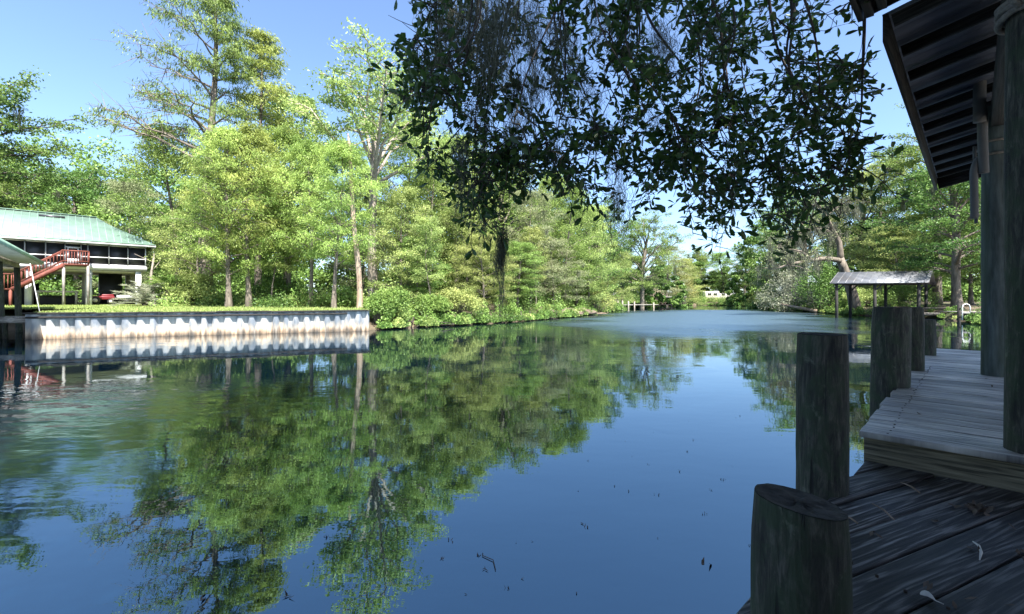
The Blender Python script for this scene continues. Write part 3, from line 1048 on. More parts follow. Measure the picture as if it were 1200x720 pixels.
def undergrowth():
    """low growth all along the banks, and the woods behind"""
    rng = np.random.default_rng(77)
    lo = {'light': MB(), 'mid': MB(), 'dark': MB()}
    n = len(RIVER)
    for i in range(n - 1):
        p, q = RIVER[i], RIVER[i + 1]
        if q[1] < 24 and q[0] < 0: continue
        if i <= 5: continue
        L = np.linalg.norm(q - p)
        dr = (q - p) / L
        out = np.array([-dr[1], dr[0]])
        dist = max(14, (p[1] + q[1]) / 2)
        m0 = int(L * 3.1)
        m = m0 + int(L * (5 if dist < 75 else 1.5))
        for k in range(m):
            c = p + dr * rng.uniform(0, L) + out * (rng.random() ** 1.7 * 7 - .55)
            if k >= m0: c = p + dr * rng.uniform(0, L) + out * rng.uniform(-.35, .9)
            if c[1] < 14: continue
            if 28 < c[0] < 46 and 38 < c[1] < 52 and rng.random() < .75: continue
            rel = (c - WA) @ WN
            if -14 < rel < .5 and (c - WA) @ WD < WL + .5: continue
            ds = river_dist(*c)
            r = rng.uniform(.5, 1.1) * (1 + .25 * min(ds, 6) / 6) * (1 if dist < 60 else 1.4)
            if ds < 1.5: r *= .62
            if k >= m0: r *= rng.uniform(.55, 1.1)
            z = max(gz1(*c), .12)
            sz = .15 if dist < 50 else .24
            nn = int(260 if dist < 50 else 200)
            pp = rng.normal(size=(nn, 3))
            pp /= np.linalg.norm(pp, axis=1)[:, None]
            pp = pp * rng.random((nn, 1)) ** .4 * r
            pp[:, 2] = np.abs(pp[:, 2]) * (rng.uniform(.7, 1.5) if ds < .6 else rng.uniform(1.0, 3.4))
            pos = pp + np.array([c[0], c[1], z])
            lo[('light', 'mid', 'dark')[rng.integers(0, 3) if k < m0 else rng.integers(1, 3)]].leaves(pos, sz, sz * .5, rng, tint=rng.uniform(.1, .9), hang=.15)
    # behind the seawall, at the back of the lawn
    for k in range(90):
        s, t = rng.uniform(2.5, WL + 2), rng.uniform(5.0, 17)
        if s < 7 and t < 9: continue
        c = WA + WD * s - WN * t
        r = rng.uniform(.5, 1.2)
        pp = rng.normal(size=(260, 3))
        pp /= np.linalg.norm(pp, axis=1)[:, None]
        pp = pp * rng.random((260, 1)) ** .4 * r
        pp[:, 2] = np.abs(pp[:, 2]) * rng.uniform(.7, 1.6)
        lo[('light', 'mid', 'dark')[rng.integers(0, 3)]].leaves(pp + np.array([c[0], c[1], 1.25 + .01 * t]), .16, .08, rng, tint=rng.uniform(.1, .9))
    for k, mb in lo.items():
        mb.build('undergrowth', M[k], kind='stuff')
    # the woods behind the front rows
    for mk, seed, rows in (('mid', 5, ((-40, 340, 52, 78, 150, 215, 46), (560, 720, 72, 95, 225, 262, 34), (1130, 1420, 62, 80, 180, 230, 26))),
                           ('dark', 6, ((-40, 420, 60, 90, 185, 240, 40), (400, 620, 55, 80, 185, 240, 40), (720, 900, 150, 200, 296, 322, 34), (880, 1200, 90, 110, 240, 285, 40), (-60, 1000, 100, 130, 310, 330, 60)))):
        rng = np.random.default_rng(seed)
        mb = MB()
        for (x0, x1, d0, d1, y0, y1, cnt) in rows:
            for k in range(cnt):
                px, d = rng.uniform(x0, x1), rng.uniform(d0, d1)
                b = spot(px, d)
                top = topz(rng.uniform(y0, y1), d)
                h = top - b[2]
                rr = rng.uniform(.18, .3) * h
                for q in range(16):
                    u = rng.uniform(.02, .95) ** 1.3
                    th = rng.uniform(0, 6.28)
                    ro = rr * math.sin(math.pi * (.2 + .72 * u)) * rng.uniform(.3, 1)
                    c = b + np.array([math.cos(th) * ro, math.sin(th) * ro, h * u])
                    sz = .0042 * d
                    m = 110
                    pp = rng.normal(size=(m, 3))
                    pp /= np.linalg.norm(pp, axis=1)[:, None]
                    pp = c + pp * rng.random((m, 1)) ** .45 * np.array([1, 1, .6]) * h * .085
                    mb.leaves(pp, sz * 1.7, sz, rng, tint=rng.uniform(.1, .9), hang=.2)
        mb.build('woods', M[mk], kind='stuff')


undergrowth()


# ------------------------------------------------------------------ the green roofed house
HR = np.array([-28.9, 36.0])
HDL, HN = np.array([-.7071, -.7071]), np.array([-.7071, .7071])


def hp(s, t, z):
    p = HR + HDL * s + HN * t
    return np.array([p[0], p[1], z])


GH = 1.42


def hbox(mb, s0, s1, t0, t1, z0, z1):
    mb.box(hp((s0 + s1) / 2, (t0 + t1) / 2, (z0 + z1) / 2), np.append(HDL, 0) * (s1 - s0) / 2, np.append(HN, 0) * (t1 - t0) / 2, [0, 0, (z1 - z0) / 2])


def house():
    root = thing('stilt_house', 'house on white pillars with a green metal roof and dark screened porch', 'house', hp(5, 4, GH))
    SL = 16.0
    # roof: front slope, hip end, back slope, as thick sheets with standing seams
    ze, zr = 6.08, 8.42
    e = .55
    A, B, Cc = (-.5, -e, ze), (2.0, 2.62, 7.72), (2.75, 4.0, zr)
    A2, B2, C2 = (-.5, 8 + e, ze), (2.0, 5.38, 7.72), (2.75, 4.0, zr)
    mb = MB()

    def sheet(pts, th=.06):
        n = len(pts)
        v = [hp(*p) for p in pts] + [hp(p[0], p[1], p[2] - th) for p in pts]
        base = mb.n
        mb.add(v, [list(range(n))])
        mb.f.append(np.array([list(range(2 * n - 1, n - 1, -1))]) + base); mb.t.append(np.full(1, .5))
        for i in range(n):
            j = (i + 1) % n
            mb.f.append(np.array([[i, n + i, n + j, j]]) + base); mb.t.append(np.full(1, .5))

    sheet([A, B, Cc, (SL, 4, zr), (SL, -e, ze)])
    sheet([A2, (SL, 8 + e, ze), (SL, 4, zr), C2, B2])
    sheet([A, A2, B2, B])
    sheet([B, B2, Cc])
    slope = (zr - ze) / (4 + e)
    for k in range(40):                                    # seams of the front slope
        s = -.1 + k * .41
        if s > SL: break
        tt = 4.0 if s > 2.75 else (2.62 + (s - 2) / .75 * 1.38 if s > 2 else -e + (s + .5) / 2.5 * 3.17)
        if tt < -.3: continue
        mb.beam(hp(s, -e, ze + .02), hp(s, tt - .03, ze + (tt - .03 + e) * slope + .02), .035, .04)
    mb.beam(hp(2.75, 4, zr + .03), hp(SL, 4, zr + .03), .3, .05)
    roof = mb.build('roof', M['green_roof'], root)
    mb = MB()
    hbox(mb, 4.6, 6.0, 3.2, 3.6, 8.0, 8.18)
    mb.build('roof_vent', M['dark_metal'], roof)
    mb = MB()                                              # eave fascia
    mb.beam(hp(-.5, -e + .03, ze - .13), hp(SL, -e + .03, ze - .13), .04, .15)
    mb.beam(hp(-.47, -e, ze - .13), hp(-.47, 8 + e, ze - .13), .04, .15)
    mb.build('fascia', M['white'], root)
    # floor
    mb = MB()
    hbox(mb, 0, SL, -.05, 8, 4.02, 4.36)
    mb.build('floor_band', M['white'], root)
    mb = MB()
    hbox(mb, .2, SL, .2, 7.8, 3.9, 4.0)
    mb.build('underfloor', M['cream'], root)
    # inner wall behind the porch, porch ceiling
    mb = MB()
    hbox(mb, 2.2, SL, 2.4, 7.6, 4.36, 6.0)
    mb.build('wall', M['cream'], root)
    mb = MB()
    hbox(mb, 0, SL, 0, 7.9, 5.9, 5.96)
    mb.build('porch_ceiling', M['cream'], root)
    # screened bays
    edges = [.05, .98, 1.95, 2.45 + .0, 3.42]
    edges = [.08, 1.15, 2.25, 3.42, 3.78, 4.62, 5.6, 6.6, 7.7, 8.8, 9.9]
    for a, b in zip(edges[:-1], edges[1:]):
        fr = MB()
        for s in (a, b): hbox(fr, s - .035, s + .035, -.02, .06, 4.36, 5.9)
        hbox(fr, a + .035, b - .035, -.01, .05, 4.9 if abs(a - 3.78) > .05 else 5.55, 4.97 if abs(a - 3.78) > .05 else 5.62)
        hbox(fr, a + .035, b - .035, -.01, .05, 5.82, 5.9)
        hbox(fr, a + .035, b - .035, -.01, .05, 4.37, 4.43)
        w = fr.build('porch_window', M['white'], root)
        sc = MB()
        hbox(sc, a + .035, b - .035, .02, .03, 4.43, 5.82)
        sc.build('screen', M['black'], w)
    fr = MB()                                              # the end wall's screen
    hbox(fr, .04, .12, .1, 7.8, 4.36, 4.46); hbox(fr, .04, .12, .1, 7.8, 4.9, 4.97)
    for t in np.linspace(.1, 7.8, 7): hbox(fr, .03, .13, t - .04, t + .04, 4.36, 5.9)
    w = fr.build('porch_window', M['white'], root)
    sc = MB(); hbox(sc, .07, .09, .1, 7.8, 4.46, 5.88); sc.build('screen', M['black'], w)
    d = MB()
    hbox(d, 3.9, 4.5, -.06, -.025, 4.4, 4.75); hbox(d, 3.9, 3.97, -.06, -.025, 4.75, 5.5); hbox(d, 4.43, 4.5, -.06, -.025, 4.75, 5.5); hbox(d, 3.9, 4.5, -.06, -.025, 5.5, 5.56)
    d.build('door', M['white'], root)
    for s, t in ((.5, .3), (3.35, .3), (6.45, .3), (9.5, .3), (.5, 4.2), (3.35, 4.2), (6.45, 4.2), (9.5, 4.2), (.5, 7.6), (3.35, 7.6), (6.45, 7.6)):
        p = MB(); hbox(p, s - .17, s + .17, t - .17, t + .17, GH - .4, 4.02)
        p.build('pillar', M['white'] if t < 1 else M['cream'], root)
    st = MB()
    hbox(st, 1.2, 2.6, 3.8, 5.2, GH - .3, 3.9)
    st.build('store_room', M['black'], root)
    st = MB()
    hbox(st, 6.0, 9.5, 4.6, 5.0, GH - .3, 3.0)
    st.build('store_wall', M['black'], root)
    # red stairs
    stair = MB()
    t0, t1 = -1.35, -.25
    hbox(stair, 3.4, 4.75, t0, -.06, 4.2, 4.32)
    nst = 10
    for k in range(nst):
        s = 4.75 + (k + .5) * .24
        z = 4.3 - (k + 1) * .178
        hbox(stair, s - .13, s + .13, t0, t1, z - .04, z)
    for t in (t0, t1):
        stair.beam(hp(4.7, t, 4.22), hp(7.15, t, 2.45), .05, .26)
    hbox(stair, 7.1, 8.3, t0, -.1, 2.42, 2.52)
    for k in range(6):
        hbox(stair, 8.3 + k * .26, 8.58 + k * .26, t0, t1, 2.30 - k * .178, 2.34 - k * .178)
    for t in (t0, t1): stair.beam(hp(8.3, t, 2.35), hp(9.9, t, 1.3), .05, .22)
    so = stair.build('staircase', M['red_wood'], root)
    rl = MB()
    for t in (t0, t1):
        rl.beam(hp(4.75, t, 5.2), hp(7.1, t, 3.47), .05, .09); rl.beam(hp(4.75, t, 4.5), hp(7.1, t, 2.75), .04, .06)
        for k in range(14):
            s = 4.85 + k * .17
            z = 4.5 - (s - 4.75) * .745
            rl.beam(hp(s, t, z), hp(s, t, z + .72), .035, .035)
    rl.beam(hp(3.4, t0, 5.22), hp(4.8, t0, 5.22), .05, .09); rl.beam(hp(3.4, t0, 4.5), hp(4.8, t0, 4.5), .04, .06)
    rl.beam(hp(3.4, t0, 5.22), hp(3.4, -.1, 5.22), .05, .09)
    for k in range(10): rl.beam(hp(3.45 + k * .14, t0, 4.3), hp(3.45 + k * .14, t0, 5.2), .035, .035)
    for k in range(7): rl.beam(hp(3.4, t0 + .16 * k, 4.3), hp(3.4, t0 + .16 * k, 5.2), .035, .035)
    rl.beam(hp(7.1, t0, 3.47), hp(8.3, t0, 3.47), .05, .09)
    for k in range(8): rl.beam(hp(7.15 + k * .16, t0, 2.5), hp(7.15 + k * .16, t0, 3.45), .035, .035)
    rl.build('railing', M['red_wood'], so)
    for s, t, z in ((3.45, t0 + .06, 4.2), (4.7, t0 + .06, 4.2), (7.2, t0 + .06, 2.45), (8.25, t0 + .06, 2.45)):
        p = MB(); p.beam(hp(s, t, GH - .3), hp(s, t, z), .12, .12)
        p.build('stair_post', M['grey_wood'] if s < 5 else M['red_wood'], so)


house()


def under_house():
    b = hp(2.55, 1.3, GH)
    r = thing('riding_mower', 'red riding mower parked under the house', 'mower', b)
    ax, ay = np.append(HDL, 0), np.append(HN, 0)
    m = MB()
    m.box(b + [0, 0, .5] + ax * -.15, ax * .55, ay * .3, [0, 0, .14]); m.box(b + [0, 0, .68] + ax * -.3, ax * .35, ay * .27, [0, 0, .09])
    for s in (.42,): m.box(b + ax * s + [0, 0, .55], ax * .34, ay * .46, [0, 0, .09])
    m.build('body', M['red_paint'], r, bevel=.04)
    m = MB(); m.box(b + ax * .35 + [0, 0, .78], ax * .2, ay * .22, [0, 0, .06]); m.box(b + ax * .55 + [0, 0, .98], ax * .05, ay * .22, [0, 0, .2])
    m.build('seat', M['rubber'], r, bevel=.02)
    m = MB(); m.tube([b + ax * .02 + [0, 0, .65], b + ax * .1 + [0, 0, 1.0]], .02, 6)
    m.tube([b + ax * .1 + [0, 0, 1.0] + .17 * (math.cos(a) * ay + math.sin(a) * ax) for a in np.linspace(0, 6.28, 13)], .018, 5, cap=False)
    m.build('steering_wheel', M['rubber'], r)
    for s, rad in ((-.45, .2), (.45, .3)):
        for t in (-.42, .42):
            m = MB(); c = b + ax * s + ay * t + [0, 0, rad]
            m.tube([c - ay * .1, c + ay * .1], rad, 14); wo = m.build('wheel', M['rubber'], r)
            m = MB(); m.tube([c - ay * .112, c + ay * .112], rad * .5, 12); m.build('rim', M['cream'], wo)
    b = hp(1.1, 1.5, GH)
    r = thing('utility_trailer', 'low white garden trailer parked right of the red mower', 'trailer', b)
    m = MB()
    m.box(b + [0, 0, .45], ax * .6, ay * .4, [0, 0, .03])
    for t in (-.4, .4): m.box(b + ay * t + [0, 0, .58], ax * .6, ay * .02, [0, 0, .12])
    for s in (-.6, .6): m.box(b + ax * s + [0, 0, .58], ax * .02, ay * .42, [0, 0, .12])
    m.beam(b + ax * .6 + [0, 0, .42], b + ax * 1.1 + [0, 0, .42], .06, .05)
    m.build('bed', M['white'], r)
    for t in (-.48, .48):
        m = MB(); c = b + ay * t + [0, 0, .22]; m.tube([c - ay * .06, c + ay * .06], .22, 12); m.build('wheel', M['rubber'], r)
    b = hp(5.0, 1.6, GH)
    r = thing('work_table', 'long pale work table under the house behind the red stairs', 'table', b)
    m = MB(); m.box(b + [0, 0, .95], ax * 1.1, ay * .4, [0, 0, .06]); m.build('tabletop', M['cream'], r)
    for s in (-1, 1):
        for t in (-.33, .33):
            m = MB(); m.beam(b + ax * s + ay * t, b + ax * s + ay * t + [0, 0, .9], .1, .1); m.build('leg', M['cream'], r)
    b = hp(5.0, 2.9, GH)
    r = tag_box = thing('storage_bin', 'dark storage bin under the house behind the work table', 'bin', b)
    m = MB(); m.box(b + [0, 0, .3], ax * 1.0, ay * .4, [0, 0, .3]); m.build('body', M['rubber'], r, bevel=.03)
    m = MB(); m.box(b + [0, 0, .64], ax * 1.04, ay * .44, [0, 0, .035]); m.build('lid', M['dark_metal'], r)


under_house()


def palm(name, label, px, d, h, nf, L, matk, seed, trunk=.5):
    rng = np.random.default_rng(seed)
    b = spot(px, d)
    b[2] = max(b[2], 1.2)
    root = thing(name, label, 'palm', b)
    m = MB()
    m.tube([b + [0, 0, -.1], b + [0, 0, trunk * .5], b + [0, 0, trunk]], [.2, .17, .2], 9)
    m.build('trunk', M['bark'], root)
    for k in range(nf):
        th = k * 2.4 + rng.uniform(-.2, .2)
        el = R(rng.uniform(5, 86))
        hd = np.array([math.cos(th), math.sin(th), 0])
        p0 = b + [0, 0, trunk]
        l = L * rng.uniform(.75, 1.1)
        pl = bezier(p0, p0 + hd * l * .55 * math.cos(el) + np.array([0, 0, l * .75 * math.sin(el)]), p0 + hd * l * (.3 + .6 * math.cos(el)) + np.array([0, 0, l * (.85 * math.sin(el) - rng.uniform(.02, .35))]), 12)
        fr = MB()
        fr.tube(pl, np.linspace(.02, .005, 12), 4)
        sd = np.cross(hd, [0, 0, 1.0])
        c, ax = [], []
        for i in range(2, 12):
            for q in range(4):
                for s in (-1, 1):
                    a = sd * s + hd * .6 + np.array([0, 0, .25 + rng.normal(0, .15)])
                    a /= np.linalg.norm(a)
                    f = q / 4
                    pt = pl[i - 1] * (1 - f) + pl[i] * f
                    c.append(pt + a * .16); ax.append(a)
        c, ax = np.array(c), np.array(ax)
        fr.leaves(c, .36, .035, rng, axis=ax * 3, spread=.25, tint=rng.uniform(.3, .9))
        fr.build('frond', M[matk], root)


palm('palm', 'silvery arching palm on the lawn at the house corner', 170, 31.5, 2, 40, 2.2, 'silver', 5, .3)
palm('palm', 'dark green palm on the lawn right of the silvery palm', 196, 32.5, 2, 22, 1.8, 'mid', 6, 1.2)
snag('bare_tree', 'thin pale bare trunk rising behind the silvery palm', 178, 35, 297, .12, .1, 'pale_bark', 14, 2)


# ------------------------------------------------------------------ boat shelter at the left edge
def left_shelter():
    root = thing('boat_shelter', 'open boat shelter with a green roof edge at the left picture edge', 'boathouse', (-25, 20, 0))
    E0, E1 = np.array([-16.9, 14.7]), np.array([-26.9, 26.1])
    ed = (E1 - E0) / np.linalg.norm(E1 - E0)
    bk = np.array([-ed[1], ed[0]])                 # away from the river
    LE = np.linalg.norm(E1 - E0)
    ze, sl_, wd = 3.93, .05, 7.0

    def q(s, b, z=0.0):
        p = E1 - ed * s + bk * b
        return np.array([p[0], p[1], ze + b * sl_ + z])

    m = MB()
    a = [q(0, 0), q(LE, 0), q(LE, wd), q(0, wd)]
    m.add([p for p in a] + [p - [0, 0, .05] for p in a], [[0, 3, 2, 1], [4, 5, 6, 7], [0, 1, 5, 4], [1, 2, 6, 5], [2, 3, 7, 6], [3, 0, 4, 7]])
    m.beam(q(-.02, -.02, -.05), q(LE, -.02, -.05), .03, .16)
    m.build('roof', M['green_roof'], root)
    m = MB()
    a = [q(.03, .03, -.056), q(LE - .03, .03, -.056), q(LE - .03, wd - .03, -.056), q(.03, wd - .03, -.056)]
    m.add(a + [p - [0, 0, .01] for p in a], [[0, 1, 2, 3], [4, 7, 6, 5]])
    m.build('roof_lining', M['grey_wood'], root)
    m = MB()
    for k in range(20):
        m.beam(q(.08 + k * .76, .02, -.12), q(.08 + k * .76, wd, -.12), .05, .12)
    m.build('rafter', M['cream'], root)
    m = MB()
    for b in (.95, wd - 1): m.beam(q(.3, b, -.30), q(LE - .2, b, -.30), .12, .24)
    m.beam(q(.5, .95, -.30), q(.5, wd - 1, -.30), .1, .22)
    m.build('beam', M['grey_wood'], root)
    for s_, b in ((5.9, .95), (.6, .95), (.6, wd - 1), (5.9, wd - 1)):
        p = q(s_, b)
        m = MB(); m.tube([(p[0] + .16, p[1], -1.2), (p[0] + .06, p[1], 1.2), (p[0] - .02, p[1], p[2] - .42)], [.15, .14, .125], 12)
        m.build('post', M['piling'], root, smooth=True)
    p = q(5.9, .95)
    m = MB(); m.beam(p + [0, 0, -.95], q(5.0, .95, -.42), .06, .06); m.build('brace', M['grey_wood'], root)
    b = np.array([-24.0, 21.8, 0])
    root = thing('dock', 'small grey dock under the left boat shelter beside the seawall', 'dock', b)
    m = MB()
    for k in range(22): m.aabox(-25.2 + k * .15, -25.06 + k * .15, 20.75, 22.2, .95, .99)
    m.build('deck', M['grey_wood'], root)
    m = MB(); m.aabox(-25.2, -21.9, 20.7, 20.745, .72, .94); m.build('fascia', M['grey_wood'], root)
    for x in (-24.8, -23.3, -22.1):
        m = MB(); m.tube([(x, 20.9, -1), (x, 20.9, .94)], .1, 10); m.build('post', M['piling'], root)
    m = MB(); m.tube([(-21.5, 20.75, 1.0), (-21.85, 20.85, 2.2), (-22.25, 21.0, 3.45)], .017, 6)
    o = m.build('pole', M['white']); tag(o, 'white pole leaning from the dock to the left shelter roof', 'pole')
    # moored boat, its bow at the picture edge
    b = np.array([-23.35, 19.6, 0])
    root = thing('moored_boat', 'grey boat moored at the left shelter, only its bow in view', 'boat', b)
    m = MB()
    sec = []
    for i, t in enumerate(np.linspace(0, 1, 9)):
        w = .8 * (1 - (t ** 3)) + .02
        x = b[0] - 3 + t * 3.5
        zt = .55 + .3 * t * t
        sec.append([(x, b[1] - w, zt), (x, b[1] - w * .8, .15), (x, b[1], -.15 + .3 * t ** 4), (x, b[1] + w * .8, .15), (x, b[1] + w, zt), (x, b[1] + w * .9, zt - .02), (x, b[1], zt - .02 - .1 * (t < .6)), (x, b[1] - w * .9, zt - .02)])
    v = np.array(sec).reshape(-1, 3)
    f = [[i * 8 + k, i * 8 + (k + 1) % 8, (i + 1) * 8 + (k + 1) % 8, (i + 1) * 8 + k] for i in range(8) for k in range(8)]
    m.add(v, f)
    m.build('hull', M['white'], root, smooth=True)
    m = MB(); m.tube([(b[0] - 2.6, b[1] - .72, .72), (b[0] - 1, b[1] - .7, .8), (b[0] + .2, b[1] - .3, .95), (b[0] + .35, b[1], .97)], .025, 6); m.build('rail', M['dark_metal'], root)


left_shelter()


# ------------------------------------------------------------------ the near boathouse, decks and pilings
C0 = np.array([2.2, 2.85])
U, V = np.array([.7117, .7025]), np.array([.7025, -.7117])
ZU, ZL = .977, .787


def dp(a, b, z):
    p = C0 + U * a + V * b
    return np.array([p[0], p[1], z])


def clip(poly, n, c):
    out = []
    for i in range(len(poly)):
        p, q = poly[i], poly[(i + 1) % len(poly)]
        dp_, dq = p @ n - c, q @ n - c
        if dp_ <= 0: out.append(p)
        if dp_ * dq < 0: out.append(p + (q - p) * (dp_ / (dp_ - dq)))
    return out


def ccw(poly):
    a = sum(poly[i][0] * poly[(i + 1) % len(poly)][1] - poly[(i + 1) % len(poly)][0] * poly[i][1] for i in range(len(poly)))
    return poly if a > 0 else poly[::-1]


def decks():
    rng = np.random.default_rng(15)
    root = thing('upper_deck', 'raised deck walkway of weathered grey boards below the dark roof', 'deck', dp(0, 0, 0))
    m = MB()
    a, k = -.03, 0
    while a < 6.72:
        w = .185
        e = rng.uniform(-.02, .015)
        dz = rng.uniform(-.002, .002)
        poly = [C0 + U * a + V * (-.02 + e), C0 + U * (a + w) + V * (-.02 + e), C0 + U * (a + w) + V * 5.6, C0 + U * a + V * 5.6]
        o = rng.random(2) * 50
        m.prism(ccw(poly), ZU - .036 + dz, ZU + dz, uvf=lambda x, y, z, o=o: ((np.array([x, y]) - C0) @ V + o[0], (np.array([x, y]) - C0) @ U + o[1]), tint=rng.random())
        a += w + rng.uniform(.014, .022)
        k += 1
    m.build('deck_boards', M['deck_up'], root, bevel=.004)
    m = MB()
    m.beam(dp(.045, .0, ZU - .135), dp(.045, 5.6, ZU - .135), .04, .19)
    m.build('front_fascia', M['fascia'], root, bevel=.003)
    m = MB()
    m.beam(dp(.07, .02, ZU - .135), dp(6.7, .02, ZU - .135), .04, .19)
    m.beam(dp(6.68, .05, ZU - .135), dp(6.68, 5.6, ZU - .135), .04, .19)
    for b in (1.2, 2.6, 4): m.beam(dp(.1, b, ZU - .13), dp(6.6, b, ZU - .13), .04, .18)
    m.build('joist', M['fascia'], root)
    for a, b in ((.4, .35), (3.5, .35), (6.3, .35), (.4, 3), (3.5, 3), (6.3, 3)):
        p = MB(); p.tube([dp(a, b, -1.4), dp(a, b, ZU - .23)], .11, 12); p.build('support_post', M['piling'], root)
    # lower deck: boards at an angle, cut along the water's edge
    root = thing('lower_deck', 'lower deck of wide dark weathered boards in the foreground', 'deck', (1.5, .8, 0))
    m = MB()
    W = np.array([.914, .406])
    Wp = np.array([-W[1], W[0]])
    el0, el1 = np.array([2.14, 2.783]), np.array([.718, 1.471])
    ed = (el0 - el1) / np.linalg.norm(el0 - el1)
    en = np.array([-ed[1], ed[0]])            # towards the water
    q = -2.6
    while q < 3.0:
        w = .178
        p0 = W * -3 + Wp * q
        poly = [W * -5 + Wp * q, W * 8 + Wp * q, W * 8 + Wp * (q + w), W * -5 + Wp * (q + w)]
        poly = clip(poly, en, en @ el1 + rng.uniform(-.01, .03))
        poly = clip(poly, U, U @ C0 + .02) if len(poly) > 2 else poly
        poly = clip(poly, np.array([0, -1.0]), 2.2) if len(poly) > 2 else poly
        if len(poly) > 2:
            o = rng.random(2) * 60
            dz = rng.uniform(-.004, .004)
            m.prism(ccw(poly), ZL - .04 + dz, ZL + dz, uvf=lambda x, y, z, o=o: (np.array([x, y]) @ W + o[0], np.array([x, y]) @ Wp + o[1] + z), tint=rng.random())
        q += w + rng.uniform(.009, .016)
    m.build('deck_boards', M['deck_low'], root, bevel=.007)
    m = MB()
    a, b = el0 - en * .03, el1 - ed * 3.4 - en * .03
    m.beam((*a, ZL - .16), (*b, ZL - .16), .05, .22)
    for k in range(1, 5): m.beam((*(a - en * .9 * k), ZL - .16), (*(b - en * .9 * k), ZL - .16), .05, .22)
    m.build('joist', M['fascia'], root)
    for k in range(3):
        c = el0 - ed * (1.0 + 1.9 * k) - en * .4
        p = MB(); p.tube([(*c, -1.4), (*c, ZL - .27)], .11, 12); p.build('support_post', M['piling'], root)


decks()


def nails():
    rng = np.random.default_rng(31)
    for deck, mk in (('upper_deck', 0), ('lower_deck', 1)):
        root = bpy.data.objects[deck]
        m = MB()
        for k in range(60):
            if mk == 0:
                a, b = .065 + (k // 3) * .205, (.12, 1.25, 2.6)[k % 3]
                ps = [dp(a - .04, b + rng.normal(0, .008), ZU + .004), dp(a + .05, b + rng.normal(0, .008), ZU + .004)]
            else:
                u = k % 30
                c = np.array([.914, .406]) * (1.15 + (k // 30) * .75) + np.array([-.406, .914]) * (-1.4 + u * .095)
                el1, ed = np.array([.718, 1.471]), np.array([.735, .678])
                if (c - C0) @ U > -.02 or (c - el1) @ np.array([-ed[1], ed[0]]) > -.05: continue
                ps = [np.array([c[0] + rng.normal(0, .01), c[1], ZL + .006])]
            for p in ps:
                m.tube([p - [0, 0, .01], p], .0055, 7)
        m.build('nail_heads', M['nail'], root, kind='stuff')


nails()


def piling(label, px, d, ytop, r, tilt=(0, 0), lean=(0, 0), seed=0):
    rng = np.random.default_rng(seed)
    x = (px - CX) / F * d
    zt = topz(ytop, d)
    root = thing('wood_piling', label, 'piling', (x, d, 0), 'pilings along the deck edge')
    m = MB()
    n, rows = 28, 26
    ang = np.linspace(0, 2 * math.pi, n, endpoint=False)
    wob = 1 + .025 * np.sin(2 * ang + rng.uniform(0, 6)) + .015 * np.sin(5 * ang + rng.uniform(0, 6))
    v = []
    for i in range(rows):
        t = i / (rows - 1)
        rr = r * (1.03 - .04 * t) * wob * (1 + .012 * np.sin(t * 11 + ang * 2) + .006 * rng.normal(size=n))
        if i == rows - 1: rr = rr * (.95 + .02 * rng.normal(size=n))
        z0 = -1.4 + t * (zt + 1.4)
        xx, yy = np.cos(ang) * rr + lean[0] * (t - 1), np.sin(ang) * rr + lean[1] * (t - 1)
        zz = z0 + t ** 4 * (np.cos(ang) * rr * tilt[0] + np.sin(ang) * rr * tilt[1]) - (0 if i < rows - 1 else -.006)
        v.append(np.stack([x + xx, d + yy, zz], 1))
    f = [[i * n + k, i * n + (k + 1) % n, (i + 1) * n + (k + 1) % n, (i + 1) * n + k] for i in range(rows - 1) for k in range(n)]
    m.add(np.concatenate(v), f)
    m.build('shaft', M['piling'], root, smooth=True)
    top = MB()
    rings, prev = [], v[-1]
    c = prev.mean(0)
    vv = [prev + [0, 0, .002]]
    for s in (.8, .55, .3, .1):
        q = c + (prev - c) * s
        q[:, 2] += -.008 * (1 - s) + rng.normal(0, .003, n) + .002
        vv.append(q)
    f = [[i * n + k, i * n + (k + 1) % n, (i + 1) * n + (k + 1) % n, (i + 1) * n + k] for i in range(4) for k in range(n)]
    top.add(np.concatenate(vv), f)
    base = 4 * n
    top.f.append(np.array([list(range(base, base + n))])); top.t.append(np.full(1, .5))
    top.build('cut_top', M['end_grain'], root, smooth=True)


piling('nearest dark piling with a slanted rotten top at the bottom of the picture', 936, 1.30, 590, .119, tilt=(-.14, 0), seed=1)
piling('piling at the corner of the lower deck, standing alone against the water', 963.5, 2.43, 393, .117, seed=2)
piling('thickest piling beside the front part of the raised deck', 1045, 4.35, 361, .152, lean=(.06, 0), seed=3)
piling('piling half hidden behind the thickest one', 1066, 5.35, 361, .135, seed=4)
piling('shortest and farthest of the deck pilings', 1084, 6.75, 375, .122, seed=5)


